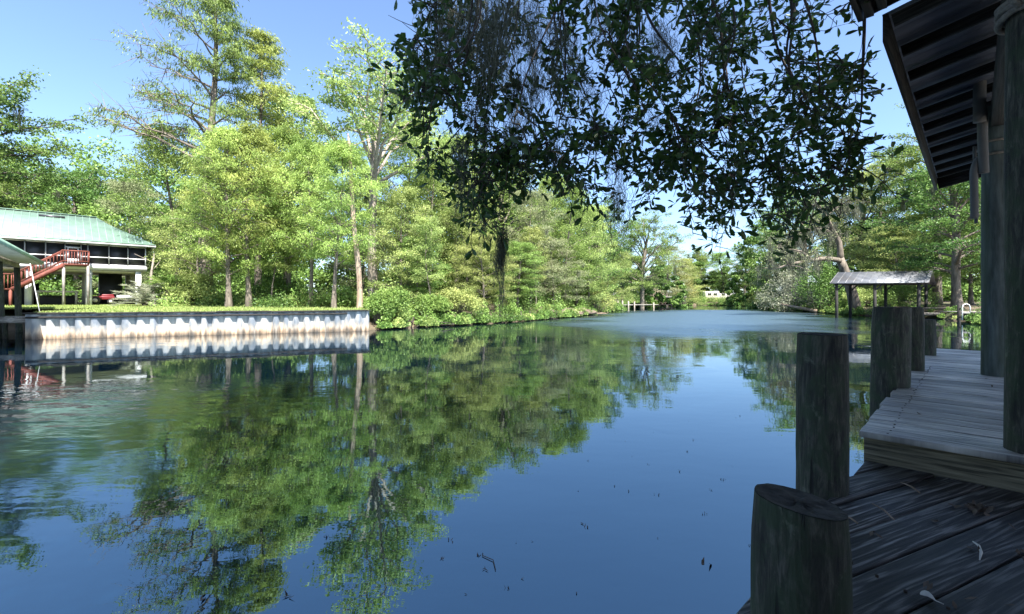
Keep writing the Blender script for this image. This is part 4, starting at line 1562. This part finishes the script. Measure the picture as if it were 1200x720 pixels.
def boathouse():
    root = thing('boathouse', 'dark open boathouse roof on round posts over the raised deck', 'boathouse', dp(3, 3, 0))
    sl = .20
    ze = CZ + 2.15

    def roof(a0, a1, b0, b1, z0, name):
        m = MB()
        # corrugated sheet: ribs run up the slope
        per = .2286
        prof = []
        a = a0
        while a < a1:
            for da, h in ((0, 0), (.09, 0), (.115, .022), (.145, .022), (.17, 0)):
                if a + da < a1: prof.append((a + da, h))
            a += per
        prof.append((a1, 0))
        v = [dp(a, b, z0 + (b - b0) * sl + h + o) for o in (0, .006) for b in (b0, b1) for a, h in prof]
        n = len(prof)
        m.add(v, [[i, i + 1, n + i + 1, n + i] for i in range(n - 1)] + [[2 * n + i, 3 * n + i, 3 * n + i + 1, 2 * n + i + 1] for i in range(n - 1)])
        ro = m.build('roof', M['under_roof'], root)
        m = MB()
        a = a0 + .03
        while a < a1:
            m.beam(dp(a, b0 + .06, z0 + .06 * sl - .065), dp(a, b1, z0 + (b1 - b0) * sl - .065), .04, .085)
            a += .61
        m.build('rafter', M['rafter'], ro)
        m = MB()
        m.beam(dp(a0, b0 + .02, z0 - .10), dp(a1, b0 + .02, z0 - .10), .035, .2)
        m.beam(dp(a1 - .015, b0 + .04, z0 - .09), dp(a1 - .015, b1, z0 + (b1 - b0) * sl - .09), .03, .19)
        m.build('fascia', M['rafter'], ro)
        return ro

    roof(.85, 7.55, .0, 5.4, ze, 'roof')
    ro = roof(-7.5, .86, -.15, 5.4, ze + .215, 'roof')
    m = MB()
    # stepped trim boards at the end of the nearer roof
    m.beam(dp(-7.5, -.07, ze + .08), dp(.83, -.07, ze + .08), .05, .14)
    m.beam(dp(-7.5, .01, ze + .09), dp(.80, .01, ze + .09), .05, .14)
    m.build('trim_board', M['rafter'], ro)
    m = MB()
    zb = ze + .65 * sl - .18 - .13
    m.beam(dp(-7.4, .68, zb), dp(7.4, .68, zb), .12, .24)
    m.beam(dp(-7.4, 5.3, zb + .9), dp(7.4, 5.3, zb + .9), .12, .24)
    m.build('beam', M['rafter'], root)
    m = MB()  # unseen plank walls behind the camera, added to darken the decks
    for k in range(70):
        a = -7.4 + k * .2
        if a > -1.6: break
        m.beam(dp(a, 5.42, .7), dp(a, 5.42, ze + 1.0), .19, .022, up=(*V, 0))
    for k in range(26):
        b = .6 + k * .19
        m.beam(dp(-7.45, b, .7), dp(-7.45, b, ze + .2 + b * sl), .18, .022, up=(*U, 0))
    m.build('added_shade_wall', M['rafter'], root)
    for a, b, mk in ((.16, .72, 'piling'), (3.62, .66, 'blue_post'), (7.1, .66, 'piling'), (-3.4, .7, 'piling'), (.2, 5.3, 'piling'), (3.6, 5.3, 'piling'), (7.1, 5.3, 'piling'), (-3.4, 5.3, 'piling')):
        m = MB()
        if a > 6 and b < 1: continue
        z1 = ze + b * sl - .2
        t = np.linspace(0, 1, 14)
        pts = np.array([dp(a, b, -1.4) + (dp(a, b, z1) - dp(a, b, -1.4)) * q for q in t])
        rad = .118 * (1.03 - .08 * t) + .002 * np.sin(t * 19)
        m.tube(pts, rad, 24)
        m.build('post', M[mk], root, smooth=True)


boathouse()


def rope_and_pipes():
    # coil of rope round the near post
    c = dp(.16, .72, 0)
    root = thing('rope_coil', 'thick rope wound round the nearest roof post', 'rope', (c[0], c[1], 3.6))
    m = MB()
    z = topz(24, 2.52)
    pts = []
    for q in np.linspace(0, 3.2 * 2 * math.pi, 90):
        pts.append((c[0] + .138 * math.cos(q), c[1] + .138 * math.sin(q), z - .03 + q * .006 + .01 * math.sin(q * 2.3)))
    m.tube(pts, .017, 8)
    pts = [(c[0] - .136, c[1] - .05, z), (c[0] - .2, c[1] + .0, z + .16), (c[0] - .22, c[1] + .05, z + .42), (c[0] - .18, c[1] + .1, z + .8)]
    m.tube(bezier(np.array(pts[0]), np.array(pts[1]) - [.06, 0, 0], np.array(pts[3]), 12), .016, 8)
    m.build('loop', M['rope'], root, smooth=True)
    # padded pipes hung on the far post
    d = 4.75

    def pipe(name, label, pix, r, mk, end=None):
        p = MB()
        q = np.array([at(x, y, d + dd) for x, y, dd in pix])
        s = np.linspace(0, len(q) - 1, 6 * len(q))
        pl = np.stack([np.interp(s, np.arange(len(q)), q[:, k]) for k in range(3)], 1)
        for _ in range(4):
            pl[1:-1] = (pl[:-2] + pl[1:-1] * 2 + pl[2:]) / 4
        p.tube(pl, r, 12)
        o = p.build(name, M[mk], smooth=True)
        tag(o, label, 'pipe')

    pipe('padded_pipe', 'long grey foam padded pipe hanging beside the blue green post', [(1163, 20, .0), (1154, 34, 0), (1150, 55, 0), (1148, 90, 0), (1148, 143, 0)], .052, 'grey_plastic')
    pipe('guide_pipe', 'thinner pipe below the padded one on the blue green post', [(1151, 130, .05), (1151.5, 165, .05), (1153, 203, .05)], .042, 'grey_plastic')
    pipe('bent_pipe', 'hooked grey pipe left of the blue green post', [(1152, 183, .1), (1145, 189, .1), (1141, 200, .1), (1141.5, 225, .1), (1142, 256, .1)], .034, 'grey_plastic')
    pipe('thin_rod', 'thin upright rod behind the hooked pipe', [(1142, 172, .4), (1142.5, 215, .4), (1144, 262, .4)], .016, 'grey_plastic')
    # strap round the far post
    c = dp(3.62, .66, 0)
    m = MB()
    for z in (topz(168, 4.95), topz(183, 4.95)):
        m.tube([(c[0] + .125 * math.cos(q), c[1] + .125 * math.sin(q), z) for q in np.linspace(0, 2 * math.pi, 26)], .014, 6, cap=False)
    o = m.build('strap', M['rope'])
    tag(o, 'two dark rope bands round the blue green post', 'rope')


rope_and_pipes()


# ------------------------------------------------------------------ tin roofed shelter and docks on the right bank
def far_shelter():
    root = thing('boat_shelter', 'tin roofed boat shelter on thin posts across the water', 'boathouse', (36, 45, 0))
    ax = np.array([6.3, -2.0, 0]); ax /= np.linalg.norm(ax)
    off = np.array([4.3, 4.0, 0])
    f0 = np.array([31.4, 44.0, 0])
    ob = off / np.linalg.norm(off)
    LN, WD_ = 7.3, np.linalg.norm(off)

    def q(s, w, z): return f0 + ax * s + ob * w + np.array([0, 0, z])

    m = MB()
    ze, zr = 3.35, 4.55
    for w0, w1, z0, z1 in ((-.5, WD_ / 2, ze, zr), (WD_ / 2, WD_ + .5, zr, ze)):
        a, b, c, d_ = q(-.5, w0, z0), q(LN, w0, z0), q(LN, w1, z1), q(-.5, w1, z1)
        v = [a, b, c, d_] + [p - np.array([0, 0, .04]) for p in (a, b, c, d_)]
        m.add(v, [[0, 1, 2, 3], [7, 6, 5, 4], [0, 4, 5, 1], [1, 5, 6, 2], [2, 6, 7, 3], [3, 7, 4, 0]])
        for k in range(13):
            s = -.45 + k * .62
            m.beam(q(s, w0, z0 + .02), q(s, w1, z1 + .02), .06, .03)
    m.build('roof', M['tin'], root)
    m = MB()
    for w in (0, WD_): m.beam(q(-.3, w, ze + .02), q(LN, w, ze + .02), .1, .22)
    for s in (0, 3.1, 6.4): m.beam(q(s, 0, ze - .02), q(s, WD_, ze - .02), .08, .18)
    m.build('beam', M['dark_bark'], root)
    for s in (0, 3.1, 6.5):
        for w in (0, WD_):
            m = MB(); m.tube([q(s, w, -1.2), q(s, w, ze)], .13, 10); m.build('post', M['rafter'], root)
            m = MB(); m.beam(q(s, w, ze - .75), q(s + .7, w, ze), .08, .1); m.build('brace', M['rafter'], root)
    m = MB()
    for k in range(36):
        m.beam(q(3.0 + k * .16, .25, .52), q(3.0 + k * .16, 2.2, .52), .145, .04)
    m.build('deck', M['grey_wood'], root)
    m = MB()
    m.beam(q(4.2, .2, .98), q(8.8, .2, 1.0), .06, .1)
    m.beam(q(3.0, .2, .40), q(8.8, .2, .40), .06, .18)
    for s in (4.2, 6.4, 8.7): m.beam(q(s, .2, -.8), q(s, .2, 1.0), .1, .1)
    m.build('railing', M['rafter'], root)

    b = np.array([36.2, 35.5, 0])
    root = thing('ladder_dock', 'low dock with a white looped ladder rail beside the blue green post', 'dock', b)
    m = MB()
    for k in range(34): m.aabox(35.0 + k * .15, 35.14 + k * .15, 35.3, 37.2, .80, .84)
    m.build('deck', M['grey_wood'], root)
    m = MB(); m.aabox(35.0, 40.1, 35.24, 35.29, .58, .80); m.build('fascia', M['rafter'], root)
    for x, z in ((34.85, 1.5), (36.6, .79), (38.2, .79), (39.8, .79)):
        m = MB(); m.tube([(x, 35.45, -1.2), (x, 35.45, z)], .13 if z > 1.5 else .11, 10); m.build('post', M['rafter'], root)
    m = MB()
    x0 = (1127 - CX) / F * 35.2
    for x, y in ((x0, 35.15), (x0 + .55, 35.15)):
        pass
    pl = [(x0, 35.15, .2), (x0, 35.15, .9), (x0, 35.15, 1.2), (x0 + .08, 35.15, 1.38), (x0 + .3, 35.15, 1.45), (x0 + .52, 35.15, 1.38), (x0 + .6, 35.15, 1.2), (x0 + .6, 35.15, .6)]
    m.tube(pl, .038, 8)
    m.beam((x0, 35.15, .75), (x0 + .6, 35.15, .75), .04, .04)
    m.build('ladder', M['white'], root, smooth=True)

    # fallen log, floating at the foot of the silver bush
    p0, p1 = at(915, 359.5, 66), at(957, 366, 61)
    m = MB(); m.tube([p0 + [0, 0, .35], (p0 + p1) / 2 + [0, 0, .25], p1 + [0, 0, .15]], [.1, .18, .22], 8)
    m.tube([(p0 + p1) / 2, (p0 + p1) / 2 + [.8, .3, .7]], [.07, .03], 6)
    o = m.build('fallen_log', M['snag'], smooth=True); tag(o, 'pale fallen log lying at the water under the silver bush', 'log')


far_shelter()


def far_things():
    # little dock at the mouth of the side creek
    d = 84.0
    root = thing('far_dock', 'little pale dock with thin posts beyond the mud bank', 'dock', at(745, 361, d))
    m = MB()
    a, b = at(718, 357.3, d), at(768, 356.5, d + 6)
    a[2], b[2] = .75, .75
    m.beam(a, b, 1.6, .12)
    m.build('deck', M['grey_wood'], root)
    for x, yt in ((724.5, 352.5), (729.5, 352), (736.5, 353), (743.5, 353.5), (766, 355)):
        m = MB(); p = at(x, 360, d - .9 + (x - 724) * .12); m.tube([(p[0], p[1], -1), (p[0], p[1], topz(yt, d))], .13, 8)
        m.build('post', M['pale_bark'], root)
    # dark boat shed on the side creek
    b = at(782, 357, 112)
    root = thing('creek_shed', 'dark low boat shed at the water left of the bronze bush', 'shed', (b[0], b[1], 0))
    x0, x1, y0, y1 = b[0] - 2.6, b[0] + 4, b[1] - 1, b[1] + 3
    m = MB(); m.aabox(x0 - .3, x1 + .3, y0 - .3, y1 + .3, 2.3, 2.45); m.build('roof', M['grey_wood'], root)
    m = MB(); m.aabox(x0, x1, y1 - .1, y1, .4, 2.3); m.build('wall', M['rafter'], root)
    for x in (x0, (x0 + x1) / 2, x1):
        m = MB(); m.beam((x, y0, -1), (x, y0, 2.3), .16, .16); m.build('post', M['rafter'], root)
    m = MB(); m.aabox(x0, x1, y0, y1, .4, .55); m.build('deck', M['rafter'], root)
    # lawn of the far garden
    m = MB()
    pts = [at(748, 355, 96), at(775, 355, 104), at(770, 352, 124), at(745, 352, 118)]
    v = []
    for i in range(9):
        for j in range(9):
            p = (pts[0] * (1 - i / 8) + pts[1] * i / 8) * (1 - j / 8) + (pts[3] * (1 - i / 8) + pts[2] * i / 8) * j / 8
            v.append((p[0], p[1], max(.6, gz1(p[0], p[1])) + .12))
    m.add(v, [[i * 9 + j, i * 9 + j + 1, (i + 1) * 9 + j + 1, (i + 1) * 9 + j] for i in range(8) for j in range(8)])
    m.build('garden_grass', M['lawn'], kind='structure')
    # white trailer at the far bend
    b = spot(833, 147)
    root = thing('camper_trailer', 'white camper trailer among the trees at the far bend', 'trailer', b)
    z = b[2]
    m = MB()
    m.box(b + [0, 0, 2.0], [2.3, 0, 0], [0, 1.2, 0], [0, 0, 1.2]); m.build('body', M['cream'], root, bevel=.25)
    m = MB()
    m.box(b + [6.2, 2, 1.75], [3.4, 0, 0], [0, 1.2, 0], [0, 0, .8]); m.build('annex', M['concrete'], root, bevel=.1)
    for x in (-.9, .9, 4.4, 6.2, 8):
        m = MB(); m.box(b + [x, -1.22 if x < 3 else .78, 2.3], [.55, 0, 0], [0, .02, 0], [0, 0, .4]); m.build('window', M['black'], root)
    for x in (-.6, .6):
        m = MB(); c = b + [x, -1.0, .4]; m.tube([c - [0, .12, 0], c + [0, .12, 0]], .38, 12); m.build('wheel', M['rubber'], root)
    rng = np.random.default_rng(45)
    m = MB()
    for k in range(26):
        px = 808 + k * 2.6
        d = 141 + rng.uniform(-1, 1)
        p = spot(px, d)
        pp = rng.normal(size=(140, 3)); pp /= np.linalg.norm(pp, axis=1)[:, None]
        pp = pp * rng.random((140, 1)) ** .4 * rng.uniform(.7, 1.3)
        m.leaves(p + pp + [0, 0, .7], .3, .16, rng, tint=rng.uniform(.3, .9))
    o = m.build('hedge', M['light']); tag(o, 'bright low hedge along the far bank below the white trailer', 'hedge')
    # exposed mud and roots of the left bank
    m = MB()
    for (px, d, w, h) in ((630, 44.5, 3.2, .75), (642, 45.2, 4.2, .6), (655, 47, 4.6, .8), (676, 53, 4.5, .8), (690, 58, 5, .6), (705, 64, 5.5, .7), (722, 72, 5.0, .5), (600, 40, 2.4, .5)):
        c = spot(px, d)
        n1, n2 = 14, 7
        v = []
        for i in range(n1):
            for j in range(n2):
                th, ph = 2 * math.pi * i / n1, math.pi / 2 * j / (n2 - 1)
                rr = 1 + .4 * mnoise.noise(Vector((math.cos(th) * 2 + px, math.sin(th) * 2, ph * 2.5))) + .2 * mnoise.noise(Vector((math.cos(th) * 6 + px, math.sin(th) * 6, ph * 6)))
                v.append(c + np.array([math.cos(th) * math.cos(ph) * w * .5 * rr, math.sin(th) * math.cos(ph) * w * .5 * rr, math.sin(ph) * h * .8 * rr - .4]))
        m.add(v, [[i * n2 + j, ((i + 1) % n1) * n2 + j, ((i + 1) % n1) * n2 + j + 1, i * n2 + j + 1] for i in range(n1) for j in range(n2 - 1)])
    m.build('mud_bank', noise_mat('dry mud', (.05, .036, .025), (.17, .13, .095), 2.5, bump=.8, bdist=.15), smooth=True, kind='structure')
    # roots and driftwood
    m = MB()
    for k in range(70):
        i = rng.integers(7, 13)
        p = RIVER[i] + (RIVER[i + 1] - RIVER[i]) * rng.random()
        a = np.array([p[0], p[1], rng.uniform(.05, .5)])
        e = a + np.array([rng.normal(0, .7), rng.normal(-.3, .5), rng.uniform(-.6, .25)])
        m.tube([a + [0, .6, .3], a, e], [.05, .04, .015], 5)
    m.build('tangled_roots', M['dark_bark'], kind='stuff')


far_things()


# ------------------------------------------------------------------ the tree that hangs over the camera
def overhang():
    rng = np.random.default_rng(2024)
    root = thing('overhanging_oak', 'dark leathery leaved oak whose mossy branches hang over the water from above', 'tree', (3.4, -5.2, gz1(3.4, -5.2)))
    w, lf, ms = MB(), MB(), MB()
    # trunk and the heavy limbs, all above or behind the picture
    g = gz1(3.4, -5.2)
    w.tube([(3.4, -5.2, g - .3), (3.3, -5.0, 2.5), (3.1, -4.4, 4.5), (2.6, -3.4, 6.5)], [.6, .45, .42, .36], 14)
    mains = [bezier(np.array([2.6, -3.4, 6.5]), np.array([1.2, 1.0, 8.2]), np.array([-1.8, 5.6, 6.3]), 12),
             bezier(np.array([2.6, -3.4, 6.5]), np.array([2.6, 1.0, 8.0]), np.array([2.6, 5.8, 6.4]), 12),
             bezier(np.array([3.1, -4.4, 4.8]), np.array([.5, -1.0, 7.0]), np.array([.4, 5.2, 6.3]), 12)]
    for mm in mains: w.tube(mm, np.linspace(.26, .06, 12), 9)
    # leaves: folded blades
    Lc, Ld, Ln, Lz = [], [], [], []

    def put(c, d, s):
        Lc.append(c); Ld.append(d); Lz.append(s)

    bx = [455, 463, 475, 490, 515, 540, 552, 565, 590, 608, 622, 640, 662, 680, 700, 722, 745, 762, 776, 790, 800, 815, 826, 840, 860, 880, 900, 915, 932, 945, 960, 985, 1000, 1012]
    by = [70, 105, 130, 190, 205, 262, 276, 270, 258, 205, 232, 250, 232, 215, 250, 262, 240, 205, 190, 235, 268, 290, 303, 286, 262, 248, 282, 255, 292, 270, 240, 262, 212, 235]
    tops = [60, 40, 30, 20]

    def twig(p0, p2, bend, nsub, dens, r):
        mid = (p0 + p2) / 2 + bend
        pl = bezier(p0, mid, p2, 12)
        w.tube(pl, np.linspace(r, .0025, 12), 5)
        seglen = np.linalg.norm(p2 - p0)
        for k in range(nsub):
            f = 1 - (rng.random() ** 1.0) * min(1, 1.05 / seglen)
            i = min(10, int(f * 11))
            b = pl[i] + (pl[i + 1] - pl[i]) * (f * 11 - i if f < 1 else 1)
            dr = rng.normal(size=3); dr[2] = dr[2] * .6 - .25
            dr /= np.linalg.norm(dr)
            l = rng.uniform(.08, .30)
            e = b + dr * l
            w.tube(np.stack([b, (b + e) / 2 + rng.normal(0, .015, 3), e]), [.0035, .0026, .0012], 4, cap=False)
            for q in range(dens):
                ff = rng.uniform(.3, 1.05)
                d2 = dr * .7 + rng.normal(0, .65, 3)
                d2 /= np.linalg.norm(d2)
                put(b + (e - b) * ff, d2, rng.choice([rng.uniform(.045, .08), rng.uniform(.075, .125)]))

    # hanging boughs first, then every twig grows from the bough nearest to it
    boughs = []
    for k in range(30):
        px = 480 + (k + rng.random()) * 17.6
        yb = np.interp(px, bx, by)
        d = rng.uniform(3.6, 5.2)
        p2 = at(px, yb * rng.uniform(.45, .8), d)
        p0 = p2 + np.array([rng.normal(0, .7), rng.normal(-.1, .25), 0])
        if px < 600: p0[0] = p2[0] + abs(rng.normal(.2, .5))
        if px > 820: p0[0] = p2[0] - abs(rng.normal(.2, .6))
        p0[2] = CZ + (351 + 45) / F * d + rng.uniform(.1, .8)
        n_ = 22
        pl = bezier(p0, (p0 + p2) / 2 + rng.normal(0, 1, 3) * [.35, .2, .15], p2, n_)
        t_ = np.linspace(0, 1, n_)
        pl[:, 0] += .05 * np.sin(t_ * rng.uniform(6, 12) + k)
        pl[:, 1] += .05 * np.sin(t_ * rng.uniform(6, 12) + 2 * k)
        w.tube(pl, np.linspace(rng.uniform(.010, .022), .004, n_), 6)
        boughs.append(pl)
    bp = np.concatenate(boughs)
    for k in range(278):
        px = rng.uniform(468, 1006) if k < 228 else rng.uniform(720, 1000)
        yb = np.interp(px, bx, by) * 1.05
        y = yb * (1 - (rng.random() ** 1.6) * 1.05) - 2
        if k > 255: y = rng.uniform(0, 150)
        if px < 500: y = rng.uniform(45, yb)
        if px > 985: y = rng.choice([rng.uniform(60, 130), rng.uniform(150, yb)])
        d = rng.uniform(3.5, 5.3)
        p2 = at(px, y, d)
        dist = np.linalg.norm((bp - p2) * [1, .8, 1], axis=1) + np.where(bp[:, 2] > p2[2] + .06, 0, 1.5)
        p0 = bp[np.argsort(dist)[rng.integers(0, 3)]]
        twig(p0, p2, rng.normal(0, .10, 3) + [0, 0, .07], 11, 4, rng.uniform(.004, .008))
    # sprays that reach sideways past the edge of the mass
    for (x0, y0, x1, y1, d) in ((985, 150, 1012, 205, 3.6), (980, 190, 1050, 232, 3.6), (960, 190, 1024, 255, 3.7), (975, 60, 1003, 120, 3.8), (985, 15, 998, 28, 3.4), (520, 40, 466, 62, 4.0), (530, 60, 464, 100, 4.2), (560, 90, 485, 150, 4.4),
                                (950, 120, 990, 160, 3.7), (945, 200, 985, 262, 4.0), (540, 150, 498, 200, 4.4), (935, 220, 962, 282, 4.2)):
        twig(at(x0, y0, d), at(x1, y1, d), rng.normal(0, .06, 3) + [0, 0, .06], 8, 3, .006)
    # bare twigs at the left
    for (x0, y0, x1, y1) in ((540, 40, 455, 18), (535, 60, 462, 40), (530, 30, 478, 2), (545, 20, 495, -20), (520, 48, 470, 25)):
        d = 4.3
        w.tube(bezier(at(x0, y0, d), at((x0 + x1) / 2, (y0 + y1) / 2 + 12, d), at(x1, y1, d), 8), np.linspace(.007, .002, 8), 5)
    w.tube(bezier(at(1000, 78, 3.6), at(1012, 60, 3.6), at(1010, 40, 3.6), 8), np.linspace(.003, .001, 8), 4)
    # moss
    for (px, py, ln, n) in ((522, 5, .9, 90), (535, 20, .8, 80), (548, 0, 1.0, 110), (560, 15, .7, 80), (575, 5, 1.0, 100), (590, 20, .8, 90), (605, 0, .9, 100), (620, 30, .7, 80), (640, 10, .6, 60), (655, 40, .8, 70), (668, 60, .6, 60),
                            (690, 100, .5, 60), (700, 20, .5, 60), (610, 90, .7, 90), (630, 100, .7, 80), (775, 30, .55, 80), (782, 55, .5, 70), (740, 0, .6, 60), (850, 20, .4, 50), (560, 120, .8, 80), (540, 170, .9, 70), (600, 150, .7, 80), (650, 150, .5, 60), (700, 150, .5, 60), (722, 190, .8, 50), (765, 130, .5, 40), (725, 240, .55, 40), (500, 60, .5, 40)):
        for r_ in range(3):
            moss_clump(ms, at(px + rng.normal(0, 9), py + rng.normal(0, 9), rng.uniform(3.8, 5.0)), ln * rng.uniform(.6, 1.1), int(n * .55), rng, w=.0036, rad=.06, seg=10, wig=.42)
    d_ = 4.6
    for y in (268, 272, 278, 286, 298): moss_clump(ms, at(588 + rng.normal(0, 2), y, d_), .34, 70, rng, w=.004, rad=.036, seg=9, wig=.4)
    moss_clump(ms, at(588, 295, d_), .78, 46, rng, w=.0032, rad=.026, seg=14, wig=.4)
    moss_clump(ms, at(570, 275, d_), .10, 70, rng, w=.004, rad=.04, seg=5, wig=.5)
    moss_clump(ms, at(566, 150, d_), 1.2, 40, rng, w=.0034, rad=.03, seg=14, wig=.4)
    w.tube([at(575, 268, 4.6), at(582, 265, 4.6), at(592, 270, 4.6)], .006, 5)
    w.tube([at(555, 240, 4.6), at(575, 268, 4.6)], .006, 5)
    w.build('branches', M['dark_bark'], root, smooth=True)
    # build the folded leaves in one go
    c, d, s = np.array(Lc), np.array(Ld), np.array(Lz)[:, None]
    n = len(c)
    nr = rng.normal(size=(n, 3)); nr[:, 2] += 1.0
    sd = np.cross(d, nr); sd /= np.linalg.norm(sd, axis=1)[:, None]
    up = np.cross(sd, d)
    wd = s * rng.uniform(.17, .23, (n, 1))
    v = np.stack([c, c + d * s * .38 + sd * wd * .82 + up * wd * .25, c + d * s * .74 + sd * wd + up * wd * .2, c + d * s - up * s * .05,
                  c + d * s * .74 - sd * wd + up * wd * .2, c + d * s * .38 - sd * wd * .82 + up * wd * .25], 1).reshape(-1, 3)
    b = np.arange(n)[:, None] * 6
    f = np.concatenate([b + np.array([[0, 1, 2, 3]]), b + np.array([[0, 3, 4, 5]])])
    t = np.clip(rng.beta(2, 3, n), 0, 1)
    lf.add(v, f, np.concatenate([t, t]))
    # the bulk of the crown, above the picture: it shades the branches below it
    m = 26000
    p = rng.normal(size=(m, 3)); p /= np.linalg.norm(p, axis=1)[:, None]
    p = p * rng.random((m, 1)) ** .4 * np.array([6.2, 5.2, 2.2]) + np.array([2.2, .6, 9.0])
    keep = p[:, 2] > CZ + np.maximum(p[:, 1], 0) * .72 + .6
    lf.leaves(p[keep], .2, .11, rng, up=.5)
    lf.build('crown', M['oak'], root)
    ms.build('hanging_moss', M['moss'], root, kind='stuff')


overhang()


# ------------------------------------------------------------------ litter
def litter():
    rng = np.random.default_rng(8)
    m = MB()
    for k in range(46):                                     # crumbs and small dry leaves on both decks
        if k % 2: p = dp(rng.uniform(.2, 6), rng.uniform(.1, 2), ZU + .006)
        else:
            y = rng.uniform(1.4, 2.6); p = np.array([y * .62 + rng.uniform(.1, 1.6), y, ZL + .008])
            if (p[:2] - C0) @ U > -.05: continue
        m.leaves(p[None] + rng.normal(0, .015, (rng.integers(1, 4), 3)) * [1, 1, .1], .035, .014, rng, up=3)
    m.build('leaf_litter', M['dry_leaf'], kind='stuff')

    def low(px, py): 
        d = F * (CZ - ZL) / (py - HY)
        return at(px, py, d)
    m = MB()
    pts = np.array([low(1140, 638), low(1147, 643), low(1150, 651), low(1148, 660)]) + [0, 0, .012]
    m.tube(pts, [.002, .005, .005, .002], 6)
    tag(m.build('curled_stick', M['pale_leaf'], smooth=True), 'pale curled stick lying on a dark lower deck board', 'stick')
    m = MB()
    c = low(1087, 702) + [0, 0, .012]
    ang = np.linspace(0, 2 * math.pi, 12, endpoint=False)
    v = [c + np.array([math.cos(a) * .017, math.sin(a) * .023, .006 * math.sin(2 * a)]) for a in ang] + [c + np.array([0, 0, -.004])]
    m.add(v, [[i, (i + 1) % 12, 12] for i in range(12)])
    m.tube([c + [.0, -.022, 0], c + [.012, -.045, 0]], .0015, 5)
    tag(m.build('pale_leaf', M['pale_leaf']), 'small bleached leaf on the lower deck near the picture bottom', 'leaf')
    for (a, b, lab) in (((1055, 567), (1078, 580), 'broken twig on the lower deck below the step'), ((1022, 592), (1048, 612), 'thin straight twig on the lower deck near the corner piling'), ((985, 606), (1005, 616), 'twig on the boards beside the slanted piling top')):
        m = MB()
        p, q = low(*a) + [0, 0, .008], low(*b) + [0, 0, .010]
        m.tube([p, (p + q) / 2 + [.01, .005, .004], q], [.002, .0045, .003], 6)
        tag(m.build('twig', M['snag']), lab, 'twig')
    m = MB()
    c = low(1142, 597) + [0, 0, .012]
    m.leaves(c + rng.normal(0, 1, (26, 3)) * [.035, .03, .006], .05, .022, rng, up=1)
    tag(m.build('dead_leaves', M['dry_leaf']), 'clump of dead dark leaves on the lower deck near the step', 'leaves')
    # specks adrift on the water
    m = MB()
    for (px, py, s) in ((688, 617, .05), (826, 660, .07), (565, 650, .03), (560, 652, .03), (570, 668, .03), (595, 690, .03), (340, 700, .05), (528, 634, .03), (720, 570, .025), (738, 576, .03), (760, 545, .025), (795, 553, .03), (770, 580, .03), (833, 575, .03), (848, 562, .03), (812, 516, .03), (806, 530, .03), (826, 602, .03), (868, 488, .03), (690, 540, .025), (375, 608, .04), (382, 630, .04), (520, 655, .03), (235, 700, .06), (880, 640, .03)):
        d = F * CZ / (py - HY)
        m.leaves(at(px, py, d)[None] + rng.normal(0, .4, (3, 3)) * [s, s, 0] + [0, 0, .006], s * 1.0, s * .25, rng, up=8)
    for k in range(22):
        py = rng.uniform(420, 718); px = rng.uniform(200, 880); d = F * CZ / (py - HY)
        m.leaves(at(px, py, d)[None] + [0, 0, .005], .022, .008, rng, up=8)
    p = at(565, 652, F * CZ / 301.)
    m.tube([p + [0, 0, .006], p + [.08, -.06, .008], p + [.1, -.17, .006]], .003, 5)
    m.build('floating_debris', M['dry_leaf'], kind='stuff')


litter()

# ------------------------------------------------------------------ light, sky, camera
SUN_AZ, SUN_EL = R(152), R(56)
w = bpy.data.worlds.new('World')
SC.world = w
w.use_nodes = True
nt = w.node_tree
sky = nt.nodes.new('ShaderNodeTexSky')
sky.sky_type = 'NISHITA'
sky.sun_disc = False
sky.sun_elevation = SUN_EL
sky.sun_rotation = SUN_AZ
sky.air_density = .85
sky.dust_density = 1.3
sky.ozone_density = 4.2
nt.links.new(sky.outputs[0], nt.nodes['Background'].inputs[0])
nt.nodes['Background'].inputs[1].default_value = .09
sl = bpy.data.lights.new('sun', 'SUN')
sl.energy = 5.0
sl.angle = R(.5)
sl.color = (1, .965, .91)
so = bpy.data.objects.new('sun', sl)
COL.objects.link(so)
to_sun = Vector((math.sin(SUN_AZ) * math.cos(SUN_EL), math.cos(SUN_AZ) * math.cos(SUN_EL), math.sin(SUN_EL)))
so.rotation_euler = to_sun.to_track_quat('Z', 'Y').to_euler()

cam = bpy.data.cameras.new('camera')
cam.sensor_width = 36
cam.lens = F / 1200 * 36
cam.shift_y = -(360 - HY) / 1200
cam.clip_start = .05
cam.clip_end = 3000
co = bpy.data.objects.new('camera', cam)
COL.objects.link(co)
co.location = (0, 0, CZ)
co.rotation_euler = (R(90), 0, 0)
SC.camera = co

SC.view_settings.view_transform = 'Standard'
SC.view_settings.look = 'None'
SC.view_settings.exposure = 2.1
SC.view_settings.gamma = 1
c = SC.cycles
c.max_bounces = 7
c.diffuse_bounces = 3
c.glossy_bounces = 3
c.transmission_bounces = 4
c.transparent_max_bounces = 4
c.use_denoising = True
